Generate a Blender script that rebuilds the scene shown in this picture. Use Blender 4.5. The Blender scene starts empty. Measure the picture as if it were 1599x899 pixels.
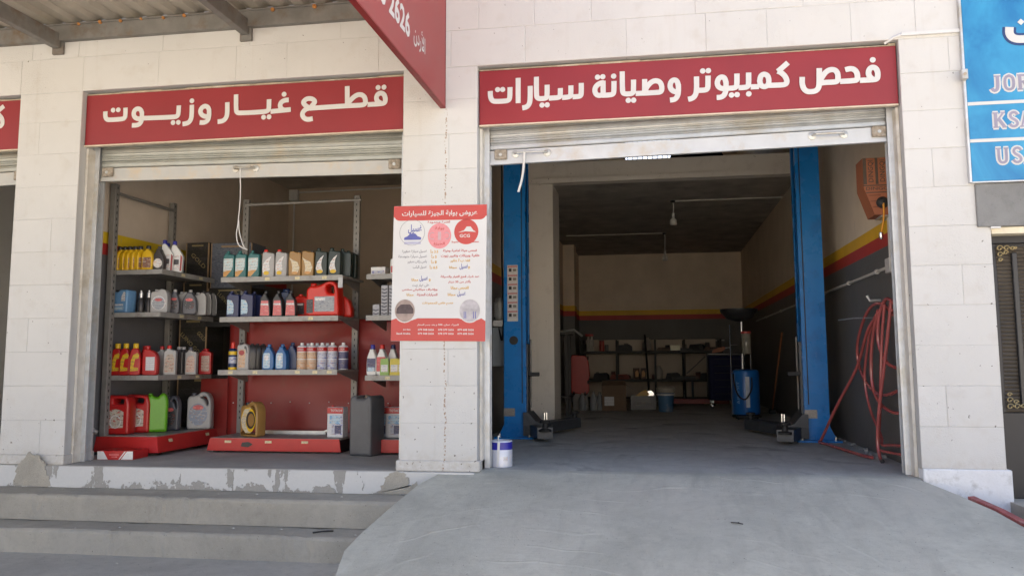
import bpy, bmesh, math, random
from mathutils import Vector, Matrix
R=math.radians
random.seed(7)
sc=bpy.context.scene
col=sc.collection
# ---------------------------------------------------------------- camera
cam=bpy.data.cameras.new('camera'); cam_o=bpy.data.objects.new('camera',cam); col.objects.link(cam_o)
cam.sensor_fit='HORIZONTAL'; cam.sensor_width=36.0; cam.lens=36*1311.7/1599
cam.shift_x=(799.5-805.94)/1599; cam.shift_y=(422.82-449.5)/1599
cam.clip_start=.05; cam.clip_end=900
cam_o.matrix_world=Matrix.Translation((0,-5.9,.76))@Matrix.Rotation(R(9.395),4,'Z')@Matrix.Rotation(R(96.22),4,'X')@Matrix.Rotation(R(-.266),4,'Z')
sc.camera=cam_o
# ---------------------------------------------------------------- sky, sun, exposure
SUN_EL,SUN_AZ=R(60),R(18)          # the sun stands behind the building, a little to the right
w=bpy.data.worlds.new('World'); sc.world=w; w.use_nodes=True
nt=w.node_tree; sky=nt.nodes.new('ShaderNodeTexSky'); sky.sky_type='NISHITA'; sky.sun_disc=False
sky.sun_elevation=SUN_EL; sky.sun_rotation=SUN_AZ; sky.dust_density=4.0; sky.air_density=1.0
bg=nt.nodes['Background']; bg.inputs[1].default_value=.10
nt.links.new(sky.outputs[0],bg.inputs[0])
sun=bpy.data.lights.new('sun','SUN'); sun.energy=5.0; sun.angle=R(.53); sun.color=(1,.93,.82)
sun_o=bpy.data.objects.new('sun',sun); col.objects.link(sun_o)
sd=Vector((math.sin(SUN_AZ)*math.cos(SUN_EL),math.cos(SUN_AZ)*math.cos(SUN_EL),math.sin(SUN_EL)))
sun_o.rotation_euler=sd.to_track_quat('Z','Y').to_euler(); sun_o.location=(3,20,25)
sc.view_settings.view_transform='Standard'; sc.view_settings.look='None'
sc.view_settings.exposure=2.0; sc.view_settings.gamma=1; sc.view_settings.use_curve_mapping=False
sc.render.engine='CYCLES'; sc.cycles.max_bounces=9; sc.cycles.diffuse_bounces=6; sc.cycles.use_denoising=True
# ---------------------------------------------------------------- materials
MATS={}
def _new(name):
    m=bpy.data.materials.new(name); m.use_nodes=True; return m,m.node_tree.nodes,m.node_tree.links
def N(ns,t,**kw):
    n=ns.new(t)
    for k,v in kw.items(): setattr(n,k,v)
    return n
def math_(ns,ln,op,a,b=None,clamp=False):
    n=ns.new('ShaderNodeMath'); n.operation=op; n.use_clamp=clamp
    for i,v in enumerate((a,b)):
        if v is None: continue
        if hasattr(v,'default_value') or hasattr(v,'links'): ln.new(v,n.inputs[i])
        else: n.inputs[i].default_value=v
    return n.outputs[0]
def mix_(ns,ln,f,a,b,blend='MIX'):
    n=ns.new('ShaderNodeMix'); n.data_type='RGBA'; n.blend_type=blend
    for s,v in ((n.inputs[0],f),(n.inputs[6],a),(n.inputs[7],b)):
        if isinstance(v,(int,float)): s.default_value=v
        elif isinstance(v,(tuple,list)): s.default_value=(*v[:3],1)
        else: ln.new(v,s)
    return n.outputs[2]
def noise_(ns,ln,vec,scale,detail=4,rough=.55,dist=0.):
    n=ns.new('ShaderNodeTexNoise'); n.inputs['Scale'].default_value=scale; n.inputs['Detail'].default_value=detail
    n.inputs['Roughness'].default_value=rough; n.inputs['Distortion'].default_value=dist
    if vec is not None: ln.new(vec,n.inputs['Vector'])
    return n.outputs[0]
def ramp_(ns,ln,v,a,b):
    n=ns.new('ShaderNodeMapRange'); n.inputs[1].default_value=a; n.inputs[2].default_value=b; ln.new(v,n.inputs[0]); return n.outputs[0]
def coord(ns,ln,scale=None,world=False):
    if world: o=ns.new('ShaderNodeNewGeometry').outputs['Position']
    else: o=ns.new('ShaderNodeTexCoord').outputs['Object']
    if scale:
        m=ns.new('ShaderNodeMapping'); m.inputs['Scale'].default_value=scale; ln.new(o,m.inputs[0]); o=m.outputs[0]
    return o
def bump_(ns,ln,bs,h,dist,strength=1.):
    b=ns.new('ShaderNodeBump'); b.inputs['Distance'].default_value=dist; b.inputs['Strength'].default_value=strength
    ln.new(h,b.inputs['Height']); ln.new(b.outputs[0],bs.inputs['Normal'])
def mat(name,c,rough=.5,metal=0.,var=.12,vs=14.,bump=0.,bs_=60.,dirt=None,ds=6.,spec=.5,world=False,coat=0.,trans=0.):
    """plain procedural material: base colour, mottling, optional dirt colour in patches, fine relief"""
    if name in MATS: return MATS[name]
    m,ns,ln=_new(name); b=ns['Principled BSDF']
    v=coord(ns,ln,world=world)
    n1=noise_(ns,ln,v,vs,5)
    lo=tuple(x*(1-var) for x in c); hi=tuple(min(1,x*(1+var)) for x in c)
    o=mix_(ns,ln,ramp_(ns,ln,n1,.3,.7),lo,hi)
    if dirt:
        n2=noise_(ns,ln,v,ds,8,.65)
        o=mix_(ns,ln,ramp_(ns,ln,n2,.52,.72),o,dirt)
    ln.new(o,b.inputs['Base Color'])
    r=ramp_(ns,ln,n1,0,1); r=math_(ns,ln,'MULTIPLY_ADD',r,.15); 
    rn=r.node; rn.inputs[2].default_value=max(0.02,rough-.075); ln.new(r,b.inputs['Roughness'])
    b.inputs['Metallic'].default_value=metal; b.inputs['Specular IOR Level'].default_value=spec
    b.inputs['Coat Weight'].default_value=coat; b.inputs['Transmission Weight'].default_value=trans
    if bump: bump_(ns,ln,b,noise_(ns,ln,v,bs_,6,.6),bump)
    MATS[name]=m; return m
def wall_paint(name,c,dirtz=None,stain=False,relief=.006):
    m,ns,ln=_new(name); b=ns['Principled BSDF']; v=coord(ns,ln,world=True)
    big=noise_(ns,ln,v,1.3,5,.6); fine=noise_(ns,ln,v,95,4,.6); mid=noise_(ns,ln,v,26,6,.7); patch=noise_(ns,ln,v,7,4)
    o=mix_(ns,ln,ramp_(ns,ln,big,.3,.7),tuple(x*.93 for x in c),c)
    rnd_=ns.new('ShaderNodeObjectInfo').outputs['Random']; o=mix_(ns,ln,math_(ns,ln,'MULTIPLY',rnd_,.75),o,tuple(x*q for x,q in zip(c,(.94,.935,.925))))
    drip=noise_(ns,ln,coord(ns,ln,(9,9,.55),True),1.6,5,.6); o=mix_(ns,ln,math_(ns,ln,'MULTIPLY',ramp_(ns,ln,drip,.58,.78),.22),o,(.45,.40,.33))
    # hand prints and grime
    o=mix_(ns,ln,math_(ns,ln,'MULTIPLY',ramp_(ns,ln,patch,.55,.8),.35),o,(.47,.42,.36))
    # chips through the paint
    ch=noise_(ns,ln,v,34,2,.5); lo=noise_(ns,ln,v,2.2,2); pit=noise_(ns,ln,v,210,2)
    sep=ns.new('ShaderNodeSeparateXYZ'); ln.new(v,sep.inputs[0])
    near=ramp_(ns,ln,sep.outputs[2],1.6,-.1)
    thr=math_(ns,ln,'MULTIPLY_ADD',near,.045); thr.node.inputs[2].default_value=-.005
    mask=math_(ns,ln,'GREATER_THAN',math_(ns,ln,'ADD',ch,thr),.735)
    mask=math_(ns,ln,'MULTIPLY',mask,ramp_(ns,ln,lo,.38,.5),clamp=True)
    o=mix_(ns,ln,mask,o,(.2,.185,.165))
    # grime splash towards the ground
    spl=math_(ns,ln,'MULTIPLY',ramp_(ns,ln,sep.outputs[2],.16,.02),ramp_(ns,ln,mid,.35,.65),clamp=True)
    o=mix_(ns,ln,math_(ns,ln,'MULTIPLY',spl,.55),o,(.42,.37,.29))
    if stain:   # brown drip line running down the middle pillar
        wob=noise_(ns,ln,v,9,3); wx=math_(ns,ln,'MULTIPLY_ADD',wob,.05); wx.node.inputs[2].default_value=1.503-.03
        dx=math_(ns,ln,'ABSOLUTE',math_(ns,ln,'ADD',sep.outputs[0],wx))
        sm=math_(ns,ln,'MULTIPLY',math_(ns,ln,'LESS_THAN',dx,.006),math_(ns,ln,'GREATER_THAN',noise_(ns,ln,v,55,2),.52))
        sm=math_(ns,ln,'MULTIPLY',sm,math_(ns,ln,'LESS_THAN',sep.outputs[2],2.63))
        o=mix_(ns,ln,math_(ns,ln,'MULTIPLY',sm,.8),o,(.3,.19,.11))
    ln.new(o,b.inputs['Base Color']); b.inputs['Roughness'].default_value=.72; b.inputs['Specular IOR Level'].default_value=.3
    h=math_(ns,ln,'MULTIPLY_ADD',mid,.7); ln.new(fine,h.node.inputs[2])
    rgh=ramp_(ns,ln,noise_(ns,ln,v,1.9,3),.42,.6); h=math_(ns,ln,'MULTIPLY',h,rgh); h=math_(ns,ln,'ADD',h,math_(ns,ln,'MULTIPLY',pit,.15))
    bump_(ns,ln,b,h,relief,.8)
    MATS[name]=m; return m
def banded(name,bands,zoff=0.):
    """painted interior wall: colour fields one above the other"""
    m,ns,ln=_new(name); b=ns['Principled BSDF']; v=coord(ns,ln,world=True)
    sep=ns.new('ShaderNodeSeparateXYZ'); ln.new(v,sep.inputs[0])
    o=None
    for z,c in bands:
        o=c if o is None else mix_(ns,ln,math_(ns,ln,'GREATER_THAN',sep.outputs[2],z),o,c)
    n1=noise_(ns,ln,v,2.0,6,.6); o=mix_(ns,ln,ramp_(ns,ln,n1,.35,.75),o,mix_(ns,ln,1.,o,(.82,.8,.77),'MULTIPLY'))
    sc_=noise_(ns,ln,coord(ns,ln,(1,1,.35),True),16,4); o=mix_(ns,ln,math_(ns,ln,'MULTIPLY',ramp_(ns,ln,sc_,.68,.8),.4),o,(.3,.28,.25))
    ln.new(o,b.inputs['Base Color']); b.inputs['Roughness'].default_value=.55
    bump_(ns,ln,b,noise_(ns,ln,v,45,4),.003)
    MATS[name]=m; return m
def concrete(name,c,swirl=False,oil=False,tint=None):
    m,ns,ln=_new(name); b=ns['Principled BSDF']; v=coord(ns,ln,world=True)
    n1=noise_(ns,ln,v,1.6,8,.66,.5); n2=noise_(ns,ln,v,16,7,.7); n3=noise_(ns,ln,v,150,4,.7)
    o=mix_(ns,ln,ramp_(ns,ln,n1,.3,.72),tuple(x*.76 for x in c),tuple(x*1.14 for x in c))
    o=mix_(ns,ln,math_(ns,ln,'MULTIPLY',ramp_(ns,ln,n2,.5,.75),.42),o,tuple(x*.55 for x in c))
    o=mix_(ns,ln,math_(ns,ln,'MULTIPLY',ramp_(ns,ln,n3,.52,.75),.4),o,tuple(min(1,x*1.3) for x in c))
    if tint: o=mix_(ns,ln,math_(ns,ln,'MULTIPLY',ramp_(ns,ln,noise_(ns,ln,v,.9,3),.5,.7),.6),o,tint)
    h=math_(ns,ln,'MULTIPLY_ADD',n2,.5); ln.new(n3,h.node.inputs[2])
    if swirl:   # arcs left by the trowel
        dv=ns.new('ShaderNodeMapping'); dv.inputs['Location'].default_value=(.55,2.6,0); ln.new(v,dv.inputs[0])
        wv=ns.new('ShaderNodeTexWave'); wv.wave_type='RINGS'; wv.rings_direction='Z'; wv.inputs['Scale'].default_value=1.1
        wv.inputs['Distortion'].default_value=14; wv.inputs['Detail'].default_value=3; wv.inputs['Detail Scale'].default_value=.55
        ln.new(dv.outputs[0],wv.inputs['Vector'])
        ridge=ramp_(ns,ln,wv.outputs[1],.965,1.0); ridge=math_(ns,ln,'MULTIPLY',ridge,ramp_(ns,ln,noise_(ns,ln,v,2.1,3),.47,.62),clamp=True)
        o=mix_(ns,ln,math_(ns,ln,'MULTIPLY',ridge,.35),o,tuple(min(1,x*1.22) for x in c))
        fine=noise_(ns,ln,coord(ns,ln,(1.2,14,4),True),5,5,.7,1.5)
        o=mix_(ns,ln,math_(ns,ln,'MULTIPLY',ramp_(ns,ln,fine,.55,.7),.22),o,tuple(x*.7 for x in c))
        h=math_(ns,ln,'ADD',h,math_(ns,ln,'MULTIPLY',ridge,.7)); h=math_(ns,ln,'ADD',h,math_(ns,ln,'MULTIPLY',fine,.8))
    if swirl:   # faint tyre scuffs and damp patches
        tp=noise_(ns,ln,coord(ns,ln,(2.6,.45,1),True),2.4,5,.6,.8); o=mix_(ns,ln,math_(ns,ln,'MULTIPLY',ramp_(ns,ln,tp,.5,.7),.42),o,tuple(x*.66 for x in c))
    if oil:
        ol=noise_(ns,ln,v,1.7,5,.6,.5); o=mix_(ns,ln,math_(ns,ln,'MULTIPLY',ramp_(ns,ln,ol,.55,.66),.6),o,tuple(x*.35 for x in c))
    spk=noise_(ns,ln,v,60,2); o=mix_(ns,ln,math_(ns,ln,'GREATER_THAN',spk,.735),o,tuple(x*.35 for x in c))
    ln.new(o,b.inputs['Base Color']); b.inputs['Roughness'].default_value=.8; b.inputs['Specular IOR Level'].default_value=.3
    bump_(ns,ln,b,h,.009,.9)
    MATS[name]=m; return m
def peeled(name):
    """white kerb paint flaking off grey cement, worst along the foot"""
    m,ns,ln=_new(name); b=ns['Principled BSDF']; v=coord(ns,ln,world=True)
    sep=ns.new('ShaderNodeSeparateXYZ'); ln.new(v,sep.inputs[0])
    n1=noise_(ns,ln,v,3.2,6,.62); n2=noise_(ns,ln,v,34,5,.7); n3=noise_(ns,ln,coord(ns,ln,(1,1,.25),True),4.2,4,.6)
    foot=ramp_(ns,ln,sep.outputs[2],-.06,-.17)
    a=math_(ns,ln,'MULTIPLY_ADD',foot,.24); ln.new(math_(ns,ln,'MULTIPLY',n1,1.),a.node.inputs[2])
    a=math_(ns,ln,'ADD',a,math_(ns,ln,'MULTIPLY',math_(ns,ln,'SUBTRACT',n2,.5),.28))
    m1=math_(ns,ln,'GREATER_THAN',a,.66); m2=math_(ns,ln,'GREATER_THAN',math_(ns,ln,'ADD',n3,math_(ns,ln,'MULTIPLY',math_(ns,ln,'SUBTRACT',n2,.5),.12)),.585)
    mk=math_(ns,ln,'MAXIMUM',m1,m2)
    grey=mix_(ns,ln,n2,(.25,.24,.22),(.38,.37,.35)); wh=mix_(ns,ln,n2,(.52,.52,.51),(.60,.60,.59))
    ln.new(mix_(ns,ln,mk,wh,grey),b.inputs['Base Color']); b.inputs['Roughness'].default_value=.75
    h=math_(ns,ln,'SUBTRACT',math_(ns,ln,'MULTIPLY',n2,.5),mk); bump_(ns,ln,b,h,.004)
    MATS[name]=m; return m
def printed(name,base,inks,line=90.,rough=.4,amt=.5):
    amt*=.5
    """small print: broken lines of ink on a label"""
    if name in MATS: return MATS[name]
    m,ns,ln=_new(name); b=ns['Principled BSDF']; v=coord(ns,ln)
    big=noise_(ns,ln,coord(ns,ln,(1,1,1.6)),22,2)
    o=base
    for i,k in enumerate(inks):
        nn=noise_(ns,ln,coord(ns,ln,(1,1,2.2+i)),30+17*i,2); o=mix_(ns,ln,math_(ns,ln,'GREATER_THAN',nn,.585+.03*i),o,k)
    wv=ns.new('ShaderNodeTexWave'); wv.bands_direction='Z'; wv.inputs['Scale'].default_value=line/6.28; ln.new(v,wv.inputs['Vector'])
    tx=noise_(ns,ln,coord(ns,ln,(1,1,.15)),260,1)
    t=math_(ns,ln,'MULTIPLY',math_(ns,ln,'GREATER_THAN',wv.outputs[1],.55),math_(ns,ln,'GREATER_THAN',tx,.5))
    o=mix_(ns,ln,math_(ns,ln,'MULTIPLY',t,amt),o,(.12,.1,.12))
    if isinstance(o,tuple): b.inputs['Base Color'].default_value=(*o,1)
    else: ln.new(o,b.inputs['Base Color'])
    b.inputs['Roughness'].default_value=rough
    MATS[name]=m; return m
WALL=wall_paint('wall_paint',(.63,.622,.605),stain=True)
WALLC=wall_paint('wall_core_paint',(.56,.565,.565),relief=.004)
PLASTER=wall_paint('plaster_paint',(.80,.755,.69),relief=.004)
CEIL=mat('ceiling_cement',(.40,.375,.335),.9,var=.25,vs=3,bump=.006,bs_=30,dirt=(.25,.235,.21),ds=2,world=True)
GAR=banded('garage_wall',[(-5,(.135,.131,.125)),(1.645,(.50,.05,.035)),(1.745,(.85,.50,.025)),(1.845,(.84,.70,.54))])
SHOPW=banded('shop_wall',[(-5,(.15,.15,.16)),(1.705,(.48,.035,.03)),(1.805,(.78,.55,.02)),(1.905,(.70,.61,.52))])
RAMP=concrete('ramp_cement',(.55,.545,.475),swirl=True,tint=(.54,.515,.45))
STEP=concrete('step_concrete',(.46,.43,.37),tint=(.38,.365,.335))
FLOOR=concrete('floor_cement',(.56,.55,.505),swirl=True,oil=True)
SHOPF=concrete('shop_floor_paint',(.50,.48,.445))
STREET=concrete('street_dust',(.49,.445,.375)); PAVE=concrete('pavement_cement',(.52,.50,.45))
KERBW=peeled('peeling_kerb_paint')
STONE=concrete('grey_stone',(.26,.26,.255))
GALV=mat('galvanised_steel',(.56,.57,.56),.42,.55,.1,20,dirt=(.4,.34,.25),ds=5,world=True)
GALVB=mat('guide_steel',(.60,.62,.64),.45,.5,.08,18,dirt=(.5,.46,.38),ds=4,world=True)
SHUT2=mat('shutter_slat_clean',(.50,.52,.53),.36,.5,.1,9,dirt=(.42,.39,.33),ds=3.5,world=True)
SHUT=mat('shutter_slat_steel',(.42,.425,.385),.4,.45,.1,9,dirt=(.46,.40,.30),ds=3.5,world=True)
SHUTB2=mat('shutter_bar_clean',(.56,.58,.60),.4,.2,.06,8,dirt=(.52,.47,.40),ds=5,world=True)
SHUTB=mat('shutter_bar_paint',(.47,.465,.44),.45,.2,.06,8,dirt=(.55,.45,.32),ds=7,world=True)
RUSTY=mat('rusty_plate',(.36,.31,.25),.8,.2,.4,40,bump=.003,dirt=(.42,.4,.36),ds=25,world=True)
AWN=mat('awning_sheet',(.44,.40,.34),.5,.3,.1,5,dirt=(.42,.37,.28),ds=2.2,world=True)
BEAM=mat('grey_beam_paint',(.20,.19,.175),.6,.1,.15,10,dirt=(.17,.12,.08),ds=6,world=True)
RUST=mat('orange_rust',(.52,.22,.06),.9,0,.35,60,bump=.004)
SIGNR=mat('sign_red_vinyl',(.26,.013,.018),.42,0,.07,2.5,spec=.6,world=True)
SIGNP=mat('panel_red_vinyl',(.30,.03,.03),.45,0,.07,2.5,spec=.8,world=True)
SIGNE=mat('sign_edge_red',(.22,.014,.014),.5)
LETTER=mat('letter_vinyl',(.62,.61,.59),.4,0,.04,6)
TRIM=mat('wood_trim',(.40,.33,.24),.75,0,.25,12,dirt=(.6,.55,.45),ds=9,world=True)
WHITEP=mat('white_plastic',(.64,.635,.62),.45,0,.04)
LIFT=mat('lift_blue_paint',(.01,.19,.54),.28,0,.05,4,spec=.5,dirt=(.012,.13,.40),ds=5,world=True)
LIFTD=mat('lift_arm_steel',(.075,.08,.088),.45,.4,.25,20)
CHROME=mat('bright_steel',(.75,.75,.75),.18,1,.05)
BLACK=mat('black_rubber',(.02,.02,.02),.6,0,.2)
BLACKP=mat('black_plastic',(.028,.028,.03),.35,0,.15)
SHELF=mat('shelf_grey_paint',(.33,.32,.30),.45,.1,.1,15,dirt=(.22,.19,.16),ds=12,world=True)
POST=mat('shelf_post_paint',(.25,.24,.225),.5,.15,.12,15,world=True)
REDP=mat('red_shelf_paint',(.50,.024,.022),.33,0,.1,6,spec=.5,world=True)
REDB=mat('red_back_panel',(.27,.028,.024),.40,.0,.15,2,spec=.4,world=True,bump=.006,bs_=2.2,dirt=(.22,.05,.04),ds=4)
# ---------------------------------------------------------------- geometry helpers
class MB:
    def __init__(s): s.v=[]; s.f=[]; s.m=[]; s.mi=0
    def add(s,vs,fs):
        k=len(s.v); s.v+= [tuple(p) for p in vs]; s.f+=[tuple(i+k for i in f) for f in fs]; s.m+=[s.mi]*len(fs); return s
    def box(s,x0,x1,y0,y1,z0,z1):
        return s.add([(x0,y0,z0),(x1,y0,z0),(x1,y1,z0),(x0,y1,z0),(x0,y0,z1),(x1,y0,z1),(x1,y1,z1),(x0,y1,z1)],
          [(0,3,2,1),(4,5,6,7),(0,1,5,4),(1,2,6,5),(2,3,7,6),(3,0,4,7)])
    def cbox(s,x0,x1,y0,y1,z0,z1,c):
        """box with all twelve edges chamfered"""
        k=len(s.v); vs=[]
        for X,sx in ((x0,1),(x1,-1)):
            for Y,sy in ((y0,1),(y1,-1)):
                for Z,sz in ((z0,1),(z1,-1)):
                    vs+=[(X,Y+sy*c,Z+sz*c),(X+sx*c,Y,Z+sz*c),(X+sx*c,Y+sy*c,Z)]
        id_=lambda a,b,d,n:((a*2+b)*2+d)*3+n
        fs=[]
        q=lambda n,a:[a]
        fs.append([id_(0,0,0,0),id_(0,0,1,0),id_(0,1,1,0),id_(0,1,0,0)]); fs.append([id_(1,0,0,0),id_(1,1,0,0),id_(1,1,1,0),id_(1,0,1,0)])
        fs.append([id_(0,0,0,1),id_(1,0,0,1),id_(1,0,1,1),id_(0,0,1,1)]); fs.append([id_(0,1,0,1),id_(0,1,1,1),id_(1,1,1,1),id_(1,1,0,1)])
        fs.append([id_(0,0,0,2),id_(0,1,0,2),id_(1,1,0,2),id_(1,0,0,2)]); fs.append([id_(0,0,1,2),id_(1,0,1,2),id_(1,1,1,2),id_(0,1,1,2)])
        for a in (0,1):
            for b in (0,1):
                for (n1,n2,mk) in ((0,1,lambda t:(a,b,t)),(0,2,lambda t:(a,t,b)),(1,2,lambda t:(t,a,b))):
                    i0,i1=mk(0),mk(1); fs.append([id_(*i0,n1),id_(*i0,n2),id_(*i1,n2),id_(*i1,n1)])
                for d in (0,1): fs.append([id_(a,b,d,0),id_(a,b,d,1),id_(a,b,d,2)])
        return s.add(vs,fs)
    def tube(s,pts,r,n=10,caps=True):
        pts=[Vector(p) for p in pts]; rs=r if isinstance(r,(list,tuple)) else [r]*len(pts)
        t0=(pts[1]-pts[0]).normalized(); a=Vector((0,0,1)) if abs(t0.z)<.9 else Vector((1,0,0)); u=t0.cross(a).normalized(); rings=[]
        vs=[]
        for i,p in enumerate(pts):
            t=((pts[min(i+1,len(pts)-1)]-pts[max(i-1,0)])).normalized(); u=(u-t*u.dot(t)).normalized(); w_=t.cross(u)
            vs+=[p+(u*math.cos(2*math.pi*k/n)+w_*math.sin(2*math.pi*k/n))*rs[i] for k in range(n)]
        fs=[(i*n+k,i*n+(k+1)%n,(i+1)*n+(k+1)%n,(i+1)*n+k) for i in range(len(pts)-1) for k in range(n)]
        if caps: fs+=[tuple(range(n))[::-1],tuple((len(pts)-1)*n+k for k in range(n))]
        return s.add(vs,fs)
    def lathe(s,prof,c=(0,0,0),n=24,axis='Z'):
        vs=[];m=len(prof)
        for r,z in prof:
            for k in range(n):
                a=2*math.pi*k/n; p=(r*math.cos(a),r*math.sin(a),z)
                if axis=='Y': p=(p[0],p[2],p[1])
                if axis=='X': p=(p[2],p[0],p[1])
                vs.append((c[0]+p[0],c[1]+p[1],c[2]+p[2]))
        fs=[(i*n+k,i*n+(k+1)%n,(i+1)*n+(k+1)%n,(i+1)*n+k) for i in range(m-1) for k in range(n)]
        fs+=[tuple(range(n))[::-1],tuple((m-1)*n+k for k in range(n))]
        return s.add(vs,fs)
    def prism(s,poly,a,b,axis='Y'):
        """polygon extruded from a to b along an axis; poly gives the other two coordinates"""
        n=len(poly)
        def P(u,v,t): return (u,t,v) if axis=='Y' else ((t,u,v) if axis=='X' else (u,v,t))
        vs=[P(u,v,a) for u,v in poly]+[P(u,v,b) for u,v in poly]
        fs=[(i,(i+1)%n,n+(i+1)%n,n+i) for i in range(n)]+[tuple(range(n))[::-1],tuple(range(n,2*n))]
        return s.add(vs,fs)
    def quad(s,a,b,c,d): return s.add([a,b,c,d],[(0,1,2,3)])
    def disc(s,c,r,y,n=24,rz=None):
        rz=rz or r; k=len(s.v)
        return s.add([(c[0]+r*math.cos(2*math.pi*i/n),y,c[1]+rz*math.sin(2*math.pi*i/n)) for i in range(n)],[tuple(range(n))])
    def mesh(s,name,smooth=False):
        me=bpy.data.meshes.new(name); me.from_pydata(s.v,[],s.f)
        bm=bmesh.new(); bm.from_mesh(me); bmesh.ops.recalc_face_normals(bm,faces=bm.faces); bm.to_mesh(me); bm.free()
        if smooth:
            for p in me.polygons: p.use_smooth=True
            me.set_sharp_from_angle(angle=R(38))
        return me
    def build(s,name,m,parent=None,loc=(0,0,0),smooth=False,rot=(0,0,0)):
        return obj(name,s.mesh(name,smooth),m,parent,loc,rot)
def obj(name,me,m=None,parent=None,loc=(0,0,0),rot=(0,0,0)):
    o=bpy.data.objects.new(name,me); col.objects.link(o)
    if m is not None:
        if isinstance(m,(list,tuple)):
            if not me.materials:
                for k in m: me.materials.append(k)
        elif not me.materials: me.materials.append(m)
        elif me.materials[0]!=m: o.material_slots[0].link='OBJECT'; o.material_slots[0].material=m
    o.parent=parent; o.location=loc; o.rotation_euler=rot
    return o
def tag(o,label,cat,group=None):
    o['label']=label; o['category']=cat
    if group: o['group']=group
    return o
def thing(name,label,cat,loc=(0,0,0),rotz=0.,group=None):
    o=bpy.data.objects.new(name,None); col.objects.link(o); o.location=loc; o.rotation_euler=(0,0,rotz); o.empty_display_size=.1
    return tag(o,label,cat,group)
def struct(o): o['kind']='structure'; return o
def B(*a): return MB().box(*a)
def CB(*a): return MB().cbox(*a)
def fillet(poly,r,n=4):
    """round the corners of a polygon; r is one radius or one for each corner"""
    out=[];k=len(poly)
    for i in range(k):
        rr=r[i] if isinstance(r,(list,tuple)) else r
        p=Vector(poly[i]);a=Vector(poly[i-1])-p;b=Vector(poly[(i+1)%k])-p
        rr=min(rr,a.length*.48,b.length*.48)
        if rr<1e-5: out.append(tuple(p)); continue
        A=p+a.normalized()*rr; D=p+b.normalized()*rr
        for j in range(n+1):
            t=j/n; out.append(tuple(A*(1-t)**2+p*2*t*(1-t)+D*t*t))
    return out
def ell(cx,cy,rx,ry,n=20,a0=0.,a1=2*math.pi):
    full=abs(a1-a0-2*math.pi)<1e-4
    return [(cx+rx*math.cos(a0+(a1-a0)*i/(n if full else n-1)),cy+ry*math.sin(a0+(a1-a0)*i/(n if full else n-1))) for i in range(n)]
def profile_mesh(name,outer,holes,depth,bev):
    """outline (x, z) with holes, given depth along y and rounded edges"""
    c=bpy.data.curves.new(name,'CURVE'); c.dimensions='2D'; c.fill_mode='BOTH'; c.extrude=max(.0001,depth/2-bev); c.bevel_depth=bev; c.bevel_resolution=2; c.offset=-bev
    for pl in [outer]+list(holes):
        sp=c.splines.new('POLY'); sp.points.add(len(pl)-1); sp.use_cyclic_u=True
        for q,(x,y) in zip(sp.points,pl): q.co=(x,y,0,1)
    o=bpy.data.objects.new(name,c); col.objects.link(o)
    me=bpy.data.meshes.new_from_object(o); bpy.data.objects.remove(o); bpy.data.curves.remove(c)
    me.name=name; me.materials.clear()
    for v in me.vertices: x,y,z=v.co; v.co=(x,-z,y)
    for p in me.polygons: p.use_smooth=True
    me.set_sharp_from_angle(angle=R(40))
    return me
# ---- writing
_AR={}
for ch,base,n in [('ء',0xFE80,1),('أ',0xFE83,2),('ؤ',0xFE85,2),('إ',0xFE87,2),('ئ',0xFE89,4),('ا',0xFE8D,2),('ب',0xFE8F,4),('ة',0xFE93,2),('ت',0xFE95,4),('ث',0xFE99,4),('ج',0xFE9D,4),('ح',0xFEA1,4),('خ',0xFEA5,4),('د',0xFEA9,2),('ذ',0xFEAB,2),('ر',0xFEAD,2),('ز',0xFEAF,2),('س',0xFEB1,4),('ش',0xFEB5,4),('ص',0xFEB9,4),('ض',0xFEBD,4),('ط',0xFEC1,4),('ظ',0xFEC5,4),('ع',0xFEC9,4),('غ',0xFECD,4),('ف',0xFED1,4),('ق',0xFED5,4),('ك',0xFED9,4),('ل',0xFEDD,4),('م',0xFEE1,4),('ن',0xFEE5,4),('ه',0xFEE9,4),('و',0xFEED,2),('ى',0xFEEF,2),('ي',0xFEF1,4)]: _AR[ch]=(base,n)
def arabic(s):
    """joined letter forms in left to right drawing order (numbers keep their order)"""
    out=[];i=0
    while i<len(s):
        ch=s[i]
        if ch in _AR:
            pj=i>0 and s[i-1] in _AR and _AR[s[i-1]][1]==4
            if ch=='ل' and i+1<len(s) and s[i+1] in 'اأ':
                out.append(chr({'ا':0xFEFB,'أ':0xFEF7}[s[i+1]]+(1 if pj else 0))); i+=2; continue
            base,n=_AR[ch]; nj=n==4 and i+1<len(s) and s[i+1] in _AR and _AR[s[i+1]][1]>1
            k=(3 if nj else 1) if pj else (2 if nj else 0)
            out.append(chr(base+k))
        elif ch.isdigit():
            j=i
            while j<len(s) and (s[j].isdigit() or s[j]=='.'): j+=1
            out.append(s[i:j]); i=j; continue
        else: out.append(ch)
        i+=1
    return ''.join(reversed(out))
_tc={}
def text_polys(s,bold=0.):
    key=(s,bold)
    if key in _tc: return _tc[key]
    c=bpy.data.curves.new('t','FONT'); c.body=s; c.offset=bold; c.resolution_u=2
    o=bpy.data.objects.new('t',c); col.objects.link(o)
    me=bpy.data.meshes.new_from_object(o); bpy.data.objects.remove(o)
    vs=[tuple(v.co) for v in me.vertices]; fs=[tuple(p.vertices) for p in me.polygons]
    bpy.data.meshes.remove(me)
    _tc[key]=(vs,fs); return _tc[key]
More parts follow.
